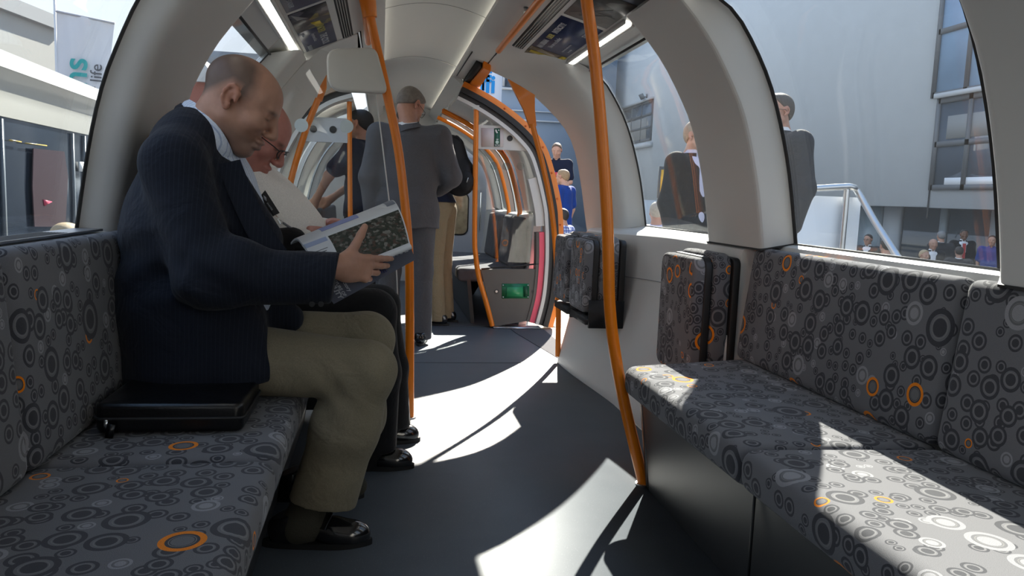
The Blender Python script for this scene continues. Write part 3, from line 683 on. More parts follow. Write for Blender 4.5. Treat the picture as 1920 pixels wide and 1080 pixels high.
b = B(); prism(b, [(-.22, 5.72, .5)]+[(x, 5.72, z) for x, z in I1 if .5 < z < 1.55]+[(-.24, 5.72, 1.6)], (0, .008, 0)); obj('glass_pane', b, SCREEN, sc)
b = B(); prism(b, [at(*p, 5.69) for p in [(566, 222), (582, 219), (654, 222), (654, 268), (556, 264)]], (0, .02, 0)); hp = obj('grey_panel', b, M('pale_grey_panel', (.50, .53, .56), .4), sc)
for q in ((587.5, 242), (624.5, 243)): b = B(); b.disc(at(*q, 5.69), (0, -1, 0), .025, .006, 24); obj('camera_port', b, BLACKR, hp)
b = B(); b.box(-.58, -.24, 5.70, 5.73, .03, .5); obj('lower_panel', b, BROWN, sc)
# ================================================================== near left screen, pole and box
lp = [at(690, -12, 3.42)]+[at(*p, 3.42) for p in [(693, 20), (700, 60), (720, 150), (745, 270), (759, 380), (766, 460), (768, 540), (768, 660), (768, 783)]]
lp[-1][2] = 0
t = pole('grab_pole', lp, .0195, 'tall orange grab pole rising from the floor beside the grey haired man', n=6)
b = B(); b.tube([at(686, -14, 3.42), at(690, 5, 3.42), at(694, 33, 3.42)], [.036, .035, .03], 14); obj('top_joint', b, ORANGE, t)
sc = thing('glass_partition', 'clear glass partition with pale dots at the end of the left bench', 'partition', (-.3, 3.46, .02))
edge = [at(*p, 3.46) for p in [(702, 130), (707, 190), (718, 280), (730, 380), (741, 480), (745, 545), (746, 640)]]
b = B(); ce = curve(edge, 5); prism(b, [(p[0], 3.456, p[2]) for p in ce]+[(-.72, 3.456, .45), (-.72, 3.456, .86), (-.70, 3.456, 1.08), (-.66, 3.456, 1.29), (-.56, 3.456, 1.49), (-.42, 3.456, 1.64)], (0, .008, 0)); obj('glass_pane', b, SCREEN, sc)
b = B(); b.tube(ce, .0028, 8); obj('bright_edge', b, M('glass_edge', (.75, .78, .78), .3), sc)
for q in ((565, 235), (650, 237)):
    b = B(); b.disc(at(*q, 3.455), (0, -1, 0), .0285, .001, 28); obj('frosted_dot', b, DOT, sc)
b = B(); b.box(-.70, .09, 3.45, 3.48, .03, .45); obj('base_panel', b, DARK, sc)
b = B(); sec = rpoly([(lambda p: (p[0], p[2]))(at(*p, 3.40)) for p in [(613, 95), (705, 92), (728, 177), (616, 172)]], [.05, .035, .035, .06], 7)
b.pad(sec, 3.35, 3.41, .010, lambda a, c, t: (a, t, c)); bx = obj('panel_box', b, CREAM, None, True, 60); tag(bx, 'cream rounded flat box fixed beside the tall orange pole under the ceiling', 'box')
# right pole by the bench end
rp_ = [v3((.615, 2.554, 1.868))]+[at(*p, 2.554) for p in [(1100, 0), (1115, 110), (1128, 250), (1138, 400), (1141, 500), (1143, 570), (1150, 640), (1165, 730), (1185, 818), (1207, 908)]]
rp_[-1][2] = 0
pole('grab_pole', rp_, .0205, 'tall orange grab pole by the front end of the right bench', n=6)
for (x, y0, y1, lab, on) in ((.635, .8, 4.44, 'straight orange overhead rail along the right side of the ceiling', onR), (-.087, .8, 4.43, 'straight orange overhead rail along the left side of the ceiling', onL)):
    t = thing('overhead_rail', lab, 'handrail', (x, (y0+y1)/2, 1.82)); z = on(x)[1]-.045
    b = B(); b.tube([(x, y0, z), (x, y1, z)], .0175, 16); obj('rail', b, ORANGE, t)
    for y in (1.2, 2.5, 3.6): b = B(); b.tube([(x, y, z), (x, y, on(x)[1])], .012, 10); obj('hanger', b, STEEL, t)
for (x, lab, on) in ((.635, 'short orange ceiling handle at the far right end', onR), (-.12, 'short orange ceiling handle on the far left', onL)):
    t = thing('overhead_rail', lab, 'handrail', (x, 6.6, 1.8)); z = on(x)[1]-.05
    b = B(); b.tube([(x, 6.2, z), (x, 8.6, z)], .0175, 12); obj('rail', b, ORANGE, t)
# ================================================================== seats
def bench(lab, side, cushions, backs, sec_c, sec_b, skirt, group=None, shear=None, mat=None):
    ys = [c[0] for c in cushions]+[c[1] for c in cushions]
    t = thing('train_bench', lab, 'bench', (sec_c[0][0], (min(ys)+max(ys))/2, 0), group); m = mat or FAB
    for i, (a, c) in enumerate(cushions):
        f = (lambda p, q, y: (p, y+(p-.85)*shear*max(0, (y-a)/(c-a)), q)) if (shear and i == 0) else (lambda p, q, y: (p, y, q))
        b = B(); b.pad(sec_c, a, c, .022, f); obj('seat_cushion', b, m, t, angle=60)
    for (a, c) in backs: b = B(); b.pad(sec_b, a, c, .03, lambda p, q, y: (p, y, q)); obj('backrest', b, m, t, angle=60)
    if skirt:
        b = B(); b.sheet([[(p[0], y, p[1]) for p in skirt] for y in (min(ys), max(ys)-.02)], [[(p[0]+.03*side, y, p[1]) for p in skirt] for y in (min(ys), max(ys)-.02)]); obj('skirt', b, DARK, t)
        xe = skirt[0][0]; xb = sec_c[0][0]+.0
        b = B(); prism(b, [(xe, max(ys)-.02, skirt[0][1]), (skirt[-1][0], max(ys)-.02, 0), (xb-.2*side, max(ys)-.02, 0), (xb, max(ys)-.02, skirt[0][1])], (0, -.03, 0)); obj('end_panel', b, DARK, t)
    return t
secR = rpoly([(1.40, .335), (.85, .33), (.845, .437), (1.40, .428)], [.045, .045, .045, .045], 6)
secRb = rpoly([(1.345, .425), (1.393, .853), (1.455, .85), (1.452, .425)], [.04, .03, .03, .04], 6)
bench('ring patterned grey bench with half in sunlight along the right wall', 1, [(1.665, 2.545), (.76, 1.655), (-.15, .75)], [(1.66, 2.74), (.76, 1.65), (-.15, .75)], secR, secRb, [(.90, .345), (.945, .02), (.947, 0)], shear=.33)
b = B()
for y in (1.66, .755): b.box(.894, .90, y-.002, y+.002, .02, .34)
struct('trim_14', b, BLACKR)
secL = rpoly([(-.70, .335), (-.21, .33), (-.203, .437), (-.70, .428)], [.045, .045, .045, .045], 6)
secLb = rpoly([(-.650, .425), (-.688, .870), (-.744, .867), (-.741, .425)], [.04, .028, .026, .04], 6)
bench('ring patterned grey bench along the left wall carrying the two bald men', -1, [(2.52, 3.40), (1.645, 2.51), (.72, 1.635), (-.2, .71)], [(2.52, 3.40), (1.585, 2.51), (.68, 1.575), (-.2, .67)], secL, secLb, [(-.26, .345), (-.31, .02), (-.312, 0)])
# folding seats
def flip(lab, xf, y0, y1, z0, z1, xw, base=True):
    t = thing('folding_seat', lab, 'folding seat', (xw, (y0+y1)/2, z0), None)
    b = B(); b.pad(rrect(y0, y1, z0, z1, .045), xf, xf+.055, .016, lambda p, q, x: (x, p, q)); obj('seat_pad', b, FAB, t, angle=60)
    b = B(); b.pad(rrect(y0-.004, y1+.004, z0-.004, z1+.004, .05), xf+.045, xf+.075, .006, lambda p, q, x: (x, p, q)); obj('shell', b, BLACKR, t, angle=60)
    b = B(); b.pad(rrect(y0-.01, y1-.005, z0+.03, z1+.02, .05), xf+.078, xw-.03, .02, lambda p, q, x: (x, p, q)); obj('backrest', b, FAB, t, angle=60)
    b = B(); b.pad(rrect(y0-.02, y1, z0-.02, z1+.005, .03), xw-.03, xw+.0, .006, lambda p, q, x: (x, p, q)); obj('wall_plate', b, BLACKR, t)
    if base:
        b = B(); b.box(xf+.03, xw, y0-.028, y0-.006, z0-.075, z0+.07); b.box(xf+.015, xw, y0-.01, y1, z0-.06, z0-.022); obj('hinge_frame', b, BLACKR, t)
flip('folded ring patterned seat standing alone beside the sunny right bench', 1.19, 2.80, 3.16, .32, .80, 1.372)
flip('nearer seat of the folded pair on the right wall by the doorway', 1.045, 3.87, 4.185, .42, .80, 1.26)
flip('farther seat of the folded pair on the right wall, next to the doorway', 1.035, 4.235, 4.545, .42, .80, 1.24)
# ================================================================== far saloon
FABF = M('far_moquette', (.085, .087, .098), .95, var=.45, vscale=14)
secF = [(x*1.0+.02, z) for x, z in secR]
bench('grey bench past the right doorway, half lit by sun', 1, [(6.05, 7.0), (7.01, 7.9)], [(6.1, 6.95), (7.2, 7.9)], [(x-.245, z) for x, z in secR], [(x-.295, z) for x, z in secRb], [(.68, .345), (.72, .02), (.72, 0)], mat=FABF)
bench('grey bench past the left doorway behind the far glass', -1, [(5.95, 6.9), (6.91, 7.8)], [(5.95, 6.9), (6.91, 7.8)], [(x+.22, z) for x, z in secL], [(x+.25, z) for x, z in secLb], [(-.04, .345), (-.09, .02), (-.092, 0)], mat=FABF)
A = [[(1.30, y, .87), (1.20, y, .86), (1.19, y, .82), (1.17, y, .5), (1.10, y, 0)] for y in (6.0, 8.9)]
b = B(); b.sheet(A, [[(p[0]+.06, p[1], p[2]-.02) for p in r] for r in A]); struct('wall_right', b, WHITE)
A = [[(-.62, y, .868), (-.52, y, .856), (-.51, y, .45), (-.48, y, 0)] for y in (5.76, 8.9)]
b = B(); b.sheet(A, [[(p[0]-.08, p[1], p[2]-.02) for p in r] for r in A]); struct('wall_left', b, WHITE)
def upper(P): q = P[P[:, 1] > .85]; return prof([tuple(x) for x in q[::3]]+[tuple(q[-1])], NP)
GF, PF = upper(offs(O_, .02)), upper(offs(O_, .085)); GFL, PFL = upper(offl(OL, .0)), upper(offl(OL, .06))
for i, (G, P, a) in enumerate([(GF, PF, (5.98, 6.02, 6.75, 6.8)), (GF, PF, (7.6, 7.66, 7.95, 8.0)), (GFL, PFL, (5.78, 5.82, 6.1, 6.2)), (GFL, PFL, (7.1, 7.2, 7.6, 7.7)), (GF, PF, (8.45, 8.5, 8.75, 8.8)), (GFL, PFL, (8.45, 8.5, 8.75, 8.8))]):
    struct('trim_%d' % (15+i), arch(G, P, *a, 1 if G is GF else -1), WHITE, angle=50)
for i, (G, a, c) in enumerate([(GF, 6.8, 7.6), (GFL, 6.2, 7.1), (GF, 8.0, 8.45), (GFL, 7.7, 8.45)]):
    sg = 1 if G is GF else -1; A = [[(g[0], y, g[1]) for g in G] for y in (a, c)]; b = B()
    b.sheet(A, [[(p[0]+.006*sg, p[1], p[2]) for p in r] for r in A]); w = struct('window_%d' % (7+i), b, GLASS)
    A = [[(g[0]-.006*sg, y, g[1]) for g in G] for y in (c-.03, c)]; b = B(); b.sheet(A, [[(p[0]+.004*sg, p[1], p[2]) for p in r] for r in A]); obj('seal', b, BLACKR, w)
PE = PF
for (y, r, lab) in ((6.75, .022, 'orange curved pole seen through the right screen glass, with rivets'), (7.35, .018, 'thinner orange curved pole farther behind the right screen glass')):
    t = thing('grab_pole', lab, 'handrail', (1.1, y, .0))
    b = B(); b.tube([(p[0]-.04, y, p[1]) for p in PE[::-1]]+[(1.19, y, .6), (1.17, y, .45)], r, 12); obj('tube', b, ORANGE, t)
    if y < 7:
        for p in PE[1::2]: b = B(); b.disc((p[0]-.04, y-r, p[1]), (0, -1, 0), .008, .006, 8); obj('rivet', b, M('rivet_orange'), t)
b = B(); prism(b, [(x, 9.0, z) for x, z in [(-.86, 0), (1.56, 0), (1.5, .9), (1.35, 1.4), (1.1, 1.75), (.5, 2.1), (0, 2.1), (-.5, 1.7), (-.8, 1.0)]], (0, .05, 0)); struct('wall_front', b, WHITE)
t = thing('cab_door', 'pale blue grey end door with rounded window beyond the khaki trousers', 'door', (.95, 8.95, 0))
b = B(); b.pad(rrect(.62, 1.2, .05, 1.45, .12), 8.94, 8.99, .01, lambda p, q, y: (p, y, q)); obj('leaf', b, M('pale_blue_grey', (.42, .47, .54), .4), t)
b = B(); b.pad(rrect(.73, 1.0, .55, 1.05, .08), 8.93, 8.945, .004, lambda p, q, y: (p, y, q)); fr = obj('window_frame', b, BLACKR, t)
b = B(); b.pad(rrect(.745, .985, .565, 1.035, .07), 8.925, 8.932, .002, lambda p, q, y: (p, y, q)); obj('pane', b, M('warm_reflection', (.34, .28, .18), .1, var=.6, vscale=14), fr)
b = B(); b.tube([(1.13, 8.93, .6), (1.13, 8.89, .62), (1.13, 8.89, 1.05), (1.13, 8.93, 1.07)], .012, 8); obj('handle', b, CHROME, t)
#--PART3
# ================================================================== people
def vcol(name, rough=.6, spec=.35, sss=0., bump=.0, bscale=300.):
    g = NT(name); a = g.n('Attribute', attribute_name='Col'); n = g.n('TexNoise'); n.inputs['Scale'].default_value = 60; n.inputs['Detail'].default_value = 4
    tc = g.n('TexCoord'); g.l(tc.outputs['Object'], n.inputs['Vector'])
    mm = g.n('MixRGB', blend_type='MULTIPLY'); mm.inputs[0].default_value = .35; g.l(a.outputs['Color'], mm.inputs[1])
    r = g.n('ValToRGB'); r.color_ramp.elements[0].color = (.6, .55, .52, 1); r.color_ramp.elements[1].color = (1.35, 1.35, 1.35, 1); g.l(n.outputs[0], r.inputs[0]); g.l(r.outputs[0], mm.inputs[2])
    g.l(mm.outputs[0], g.b.inputs['Base Color']); g.b.inputs['Roughness'].default_value = rough; g.b.inputs['Specular IOR Level'].default_value = spec
    if sss: g.b.inputs['Subsurface Weight'].default_value = sss; g.b.inputs['Subsurface Radius'].default_value = (.012, .004, .002); g.b.inputs['Subsurface Scale'].default_value = .6
    if bump:
        n2 = g.n('TexNoise'); n2.inputs['Scale'].default_value = bscale; g.l(tc.outputs['Object'], n2.inputs['Vector']); bp = g.n('Bump'); bp.inputs['Strength'].default_value = bump; bp.inputs['Distance'].default_value = .002
        g.l(n2.outputs[0], bp.inputs['Height']); g.l(bp.outputs[0], g.b.inputs['Normal'])
    return g.m
SKIN = vcol('skin', .48, .4, .08, .15, 350)
def cloth(name, col, rough=.85, stripe=None, sscale=120., ax='Y', wr=.5, wscale=14., plaid=None):
    g = NT(name); tc = g.n('TexCoord'); c = None
    n0 = g.n('TexNoise'); n0.inputs['Scale'].default_value = 300; g.l(tc.outputs['Object'], n0.inputs['Vector'])
    c = g.mix(n0.outputs[0], tuple(x*.75 for x in col), tuple(x*1.25 for x in col))
    sp = g.n('SeparateXYZ'); g.l(tc.outputs['Object'], sp.inputs[0])
    if stripe:
        s = g.math('ABSOLUTE', g.math('SUBTRACT', g.math('FRACT', g.math('MULTIPLY', sp.outputs[ax], sscale)), .5))
        c = g.mix(g.math('MULTIPLY', g.math('LESS_THAN', s, .10), .8), c, stripe)
    if plaid:
        for (k, sc, cc, wd) in (('X', 22., plaid[0], .22), ('Z', 22., plaid[0], .22), ('X', 44., plaid[1], .06), ('Z', 44., plaid[1], .06)):
            s = g.math('ABSOLUTE', g.math('SUBTRACT', g.math('FRACT', g.math('MULTIPLY', sp.outputs[k], sc)), .5)); c = g.mix(g.math('MULTIPLY', g.math('LESS_THAN', s, wd), .65), c, cc)
    g.l(c, g.b.inputs['Base Color']); g.b.inputs['Roughness'].default_value = rough; g.b.inputs['Specular IOR Level'].default_value = .2; g.b.inputs['Sheen Weight'].default_value = .05
    w = g.n('TexNoise'); w.inputs['Scale'].default_value = wscale; w.inputs['Detail'].default_value = 3; w.inputs['Distortion'].default_value = .7; g.l(tc.outputs['Object'], w.inputs['Vector'])
    bp = g.n('Bump'); bp.inputs['Strength'].default_value = wr; bp.inputs['Distance'].default_value = .02; g.l(w.outputs[0], bp.inputs['Height'])
    b2 = g.n('Bump'); b2.inputs['Strength'].default_value = .15; b2.inputs['Distance'].default_value = .001; g.l(n0.outputs[0], b2.inputs['Height']); g.l(bp.outputs[0], b2.inputs['Normal']); g.l(b2.outputs[0], g.b.inputs['Normal'])
    return g.m
SHOE = M('black_leather', (.008, .008, .009), .16, spec=.6, coat=.5)
SOLE = M('shoe_sole', (.006, .006, .006), .6)
def frame(f, up): # columns forward, left, up
    f = _n(f); l = _n(np.cross(up, f)); u = np.cross(f, l); return np.stack([f, l, u], 1)
def head(c, R, s, part='skin', ears=True, chin=1., fat=0., mouth=True):
    c = v3(c); w = lambda *p: c+R@(v3(p)*s)
    E = lambda p, r, op='add', k=.015, RR=None: ell(w(*p), v3(r)*s, R if RR is None else R@RR, op, k*s)
    K = lambda a, b, r0, r1, op='add', k=.012: cap(w(*a), w(*b), r0*s, r1*s, op=op, k=k*s)
    pr = [E((-.014, 0, .032), (.098, .076, .078)), E((.034, 0, .022), (.058, .065, .066), k=.02), E((.040, 0, -.028), (.050, .058, .064), k=.025),
          K((.0, .043, -.052), (.060, .018, -.098), .024, .019, k=.03), K((.0, -.043, -.052), (.060, -.018, -.098), .024, .019, k=.03), E((.066, 0, -.098), (.024*chin, .026, .021*chin), k=.02),
          E((.060, .042, -.024), (.026, .022, .022), k=.02), E((.060, -.042, -.024), (.026, .022, .022), k=.02),
          K((.078, -.032, .019), (.078, .032, .019), .0135, .0135, k=.014), K((.092, 0, .012), (.113, 0, -.028), .0075, .0120, k=.010), E((.109, 0, -.033), (.013, .0125, .010), k=.006),
          E((.100, .013, -.036), (.011, .008, .008), k=.006), E((.100, -.013, -.036), (.011, .008, .008), k=.006)]
    for sg in (1, -1):
        pr += [E((.096, .033*sg, .002), (.016, .017, .010), 'sub', .010), E((.074, .032*sg, .0), (.0145, .0155, .0135), k=.004), K((.087, .022*sg, .006), (.080, .046*sg, .005), .0036, .003, k=.003),
               K((.087, .020*sg, -.006), (.080, .044*sg, -.007), .003, .003, k=.004)]
    if mouth: pr += [E((.093, 0, -.061), (.013, .024, .0085), k=.008), E((.091, 0, -.076), (.013, .021, .009), k=.007), K((.104, -.018, -.0685), (.104, .018, -.0685), .0032, .0032, 'sub', .004)]
    if fat: pr += [E((.025, 0, -.085), (.055, .055, .035+.02*fat), k=.03)]
    if ears:
        for sg in (1, -1):
            a = math.radians(22*sg); RR = np.array([[math.cos(a), -math.sin(a), 0], [math.sin(a), math.cos(a), 0], [0, 0, 1]])
            pr += [E((-.011, .0775*sg, -.003), (.0175, .0068, .0275), k=.006, RR=RR), E((-.003, .0865*sg, -.002), (.009, .0055, .014), 'sub', .004, RR=RR), E((.000, .080*sg, -.009), (.005, .008, .005), 'sub', .004), E((-.006, .078*sg, -.028), (.009, .005, .009), k=.006)]
            hx = [(-.010+.0175*math.cos(a_)-.12*.026*math.sin(a_), (.0785+.0065*max(0, -math.cos(a_)))*sg, -.001+.027*math.sin(a_)) for a_ in np.radians([-10, 30, 65, 100, 135, 170, 205, 235])]
            pr += [K(hx[i], hx[i+1], .0038, .0038, k=.007) for i in range(len(hx)-1)]
    return pr
def hand(W, f, n, t, curls, thumb, s=1., spread=.05):
    """W wrist, f towards the knuckles, n back of the hand, t thumb side; curls: 4 x 3 bend angles (deg, towards the palm)"""
    W, f, n, t = v3(W), _n(f), _n(n), _n(t); R = np.stack([f, t, n], 1); pr = [rbx(W+(f*.050+t*.002)*s, v3((.046, .039, .0145))*s, .013*s, R, k=.018*s), cap(W-f*.03*s, W+f*.015*s, .026*s, .029*s, u=n, s=.78, k=.03*s),
        ell(W+(f*.042+t*.022-n*.008)*s, v3((.030, .018, .016))*s, R, k=.016*s), ell(W+(f*.035-t*.026-n*.008)*s, v3((.036, .016, .016))*s, R, k=.014*s)]
    L = ((.046, .027, .023), (.051, .031, .024), (.047, .029, .023), (.037, .022, .020)); r = (.0100, .0102, .0096, .0086); off = (.031, .010, -.011, -.030); fw = (.092, .096, .091, .082)
    for i in range(4):
        p = W+(f*fw[i]+t*off[i]+n*.002)*s; a = 0; side = t*(1.5-i)*spread
        pr.append(ell(p+n*.003*s, v3((.013, .011, .011))*s, R, k=.010*s))
        for j in range(3):
            a += math.radians(curls[i][j]); d = _n(f*math.cos(a)-n*math.sin(a)+side*math.cos(a)); q = p+d*L[i][j]*s
            pr.append(cap(p, q, r[i]*(1-.07*j)*s, r[i]*(1-.07*(j+1))*s, k=.004*s)); p = q
    p = W+(f*.022+t*.030-n*.006)*s; rr = (.0150, .0128, .0122, .0095)
    for j, (d, ln) in enumerate(zip(thumb, (.040, .034, .028))):
        d = v3(d); dd = _n(f*d[0]+t*d[1]+n*d[2]); q = p+dd*ln*s; pr.append(cap(p, q, rr[j]*s, rr[j+1]*s, k=.012*s if j == 0 else .005*s)); p = q
    return pr
REL = [(18, 25, 18), (22, 28, 20), (26, 30, 20), (30, 32, 22)]; RTH = [(.55, .6, -.45), (.85, .25, -.4), (.95, .0, -.3)]
def shoe(par, heel, f, s=1., mat=None, lace=True, name='shoe', res=.005):
    """heel: ground point under the heel; f: toe direction"""
    h = v3(heel); f = _n((f[0], f[1], 0)); l = np.array([-f[1], f[0], 0]); R = np.stack([f, l, v3((0, 0, 1))], 1); w = lambda *p: h+R@(v3(p)*s)
    pr = [ell(w(.02, 0, .048), v3((.055, .038, .062))*s, R), cap(w(.03, 0, .065), w(.15, 0, .046), .038*s, .038*s, k=.03), ell(w(.192, 0, .032), v3((.076, .046, .044))*s, R, k=.03), cap(w(.045, 0, .07), w(.03, 0, .115), .038*s, .039*s, k=.02),
          cut(w(0, 0, .015), (0, 0, -1)), cut(w(.03, 0, .104), R@_n((-.40, 0, 1)))]
    o = solid(name, pr, res, mat or SHOE, par)
    b = B(); pts = []
    for k in range(28):
        a = 2*math.pi*k/28; x = math.cos(a); y = math.sin(a); u = .11+.163*x; wd = .036+.012*math.exp(-((u-.19)/.07)**2); pts.append(w(u, y*wd*(1 if abs(x) < .95 else .9), 0))
    prism(b, pts, (0, 0, .018*s)); obj('sole', b, SOLE, o)
    if lace:
        b = B()
        for k in range(3): b.tube([w(.085+.022*k, -.024, .088-.010*k), w(.088+.022*k, 0, .101-.010*k), w(.085+.022*k, .024, .088-.010*k)], .0028*s, 6)
        obj('laces', b, SOLE, o)
    return o
def ring_band(path, r, mat, name, par, th=.004, flat=None): # flat ribbon following points
    b = B(); b.tube(path, r, 8); return obj(name, b, mat, par)
def ribbon(path, wid, nrm, th=.0015):
    P = [v3(p) for p in path]; A = []; Bq = []
    for i, p in enumerate(P):
        t = _n(P[min(i+1, len(P)-1)]-P[max(i-1, 0)]); n = v3(nrm[i] if hasattr(nrm[0], '__len__') else nrm); w = _n(np.cross(t, n)); n = np.cross(w, t)
        A.append([p-w*wid/2+n*th, p+w*wid/2+n*th]); Bq.append([p-w*wid/2, p+w*wid/2])
    return B().sheet(A, Bq)
def collar(par, c, ax, fwd, r0, r1, h, mat, gap=.5, tilt=.3, name='collar', s=1.0):
    ax = _n(ax); f = _n(v3(fwd)-ax*v3(fwd).dot(ax)); l = np.cross(ax, f); A = []; Bq = []
    for a in np.linspace(gap, 2*math.pi-gap, 40):
        d = f*math.cos(a)+l*math.sin(a)*s; hh = h*(1.0+.25*math.cos(a)); A.append([v3(c)+d*(r1+.012), v3(c)+d*r1+ax*hh*.5, v3(c)+d*r0+ax*hh]); Bq.append([v3(c)+d*(r1+.006), v3(c)+d*(r1-.006)+ax*hh*.5, v3(c)+d*(r0-.005)+ax*hh])
    b = B(); b.sheet(A, Bq); return obj(name, b, mat, par)
def glasses(par, c, R, s, mat):
    w = lambda *p: v3(c)+R@(v3(p)*s); b = B()
    for sg in (1, -1):
        loop = [w(.108-.010*abs(math.cos(a)), sg*(.034+.024*math.cos(a)), -.002+.015*math.sin(a)) for a in np.linspace(0, 2*math.pi, 18, endpoint=False)]
        b.tube(loop, .0016*s, 6, closed=True); b.tube([w(.100, sg*.058, .004), w(.08, sg*.076, .006), w(.0, sg*.083, .004), w(-.012, sg*.084, -.006)], .0016*s, 6)
    b.tube([w(.107, .011, .002), w(.112, 0, .005), w(.107, -.011, .002)], .0016*s, 6); g = obj('glasses', b, mat, par)
    b = B()
    for sg in (1, -1): prism(b, [w(.107-.010*abs(math.cos(a)), sg*(.034+.023*math.cos(a)), -.002+.014*math.sin(a)) for a in np.linspace(0, 2*math.pi, 16, endpoint=False)], R@v3((.001, 0, 0)))
    obj('lenses', b, SCREEN, g); return g
def person(label, loc, group=None): return thing('person', label, 'person', loc, group)
def skincol(base, c, R, s, stub=0., hairc=None, hairfn=None, hands_red=.06):
    base = v3(base); c = v3(c)
    def f(P):
        q = ((P-c)@R)/s; out = np.tile(base, (len(P), 1)); near = (np.abs(q) < .2).all(1)
        sm = lambda x, a, b: np.clip((x-a)/(b-a), 0, 1)
        lips = np.exp(-(((q[:, 0]-.098)/.014)**2+(q[:, 1]/.022)**2+((q[:, 2]+.069)/.011)**2)*1.2)*near
        out = out*(1-.5*lips[:, None])+v3((.36, .12, .10))*.5*lips[:, None]
        earm = (sm(np.abs(q[:, 1]), .072, .080)*(np.abs(q[:, 0]+.01) < .035)*(np.abs(q[:, 2]) < .045))*near
        out = out*(1-.35*earm[:, None])+v3((.42, .14, .09))*.35*earm[:, None]
        brow = np.exp(-(((q[:, 0]-.088)/.016)**2+((np.abs(q[:, 1])-.034)/.022)**4+((q[:, 2]-.021)/.0055)**2))*near
        lash = np.exp(-(((q[:, 0]-.085)/.013)**2+((np.abs(q[:, 1])-.033)/.015)**4+((q[:, 2]+.001)/.0028)**2))*near
        dk = v3((.07, .045, .03)); m = np.clip(.75*brow+.8*lash, 0, 1)[:, None]; out = out*(1-m)+dk*m
        if stub:
            b = sm(-q[:, 2], .045, .075)*sm(q[:, 0], -.02, .03)*(q[:, 2] > -.135)*near*stub; b = b[:, None]; out = out*(1-b)+v3((.11, .085, .07))*b
        if hairfn is not None:
            h = (hairfn(q)*near)[:, None]; out = out*(1-h)+v3(hairc)*h
        return out
    return f
def arm_body(sh, el, wr): return [cap(sh, el, .045, .038, k=.03), cap(el, wr, .036, .024, k=.02)]
def leg_body(hip, kn, an): return [cap(hip, kn, .062, .048, k=.04), cap(kn, an, .046, .027, k=.03)]
def sleeve(sh, el, wr, r, upto=1., k=.05):
    sh, el, wr = v3(sh), v3(el), v3(wr); e = el+(wr-el)*upto; d = _n(wr-el)
    return [cap(sh, el, r[0], r[1], k=k), cap(el, e, r[1], r[2], k=.03)]
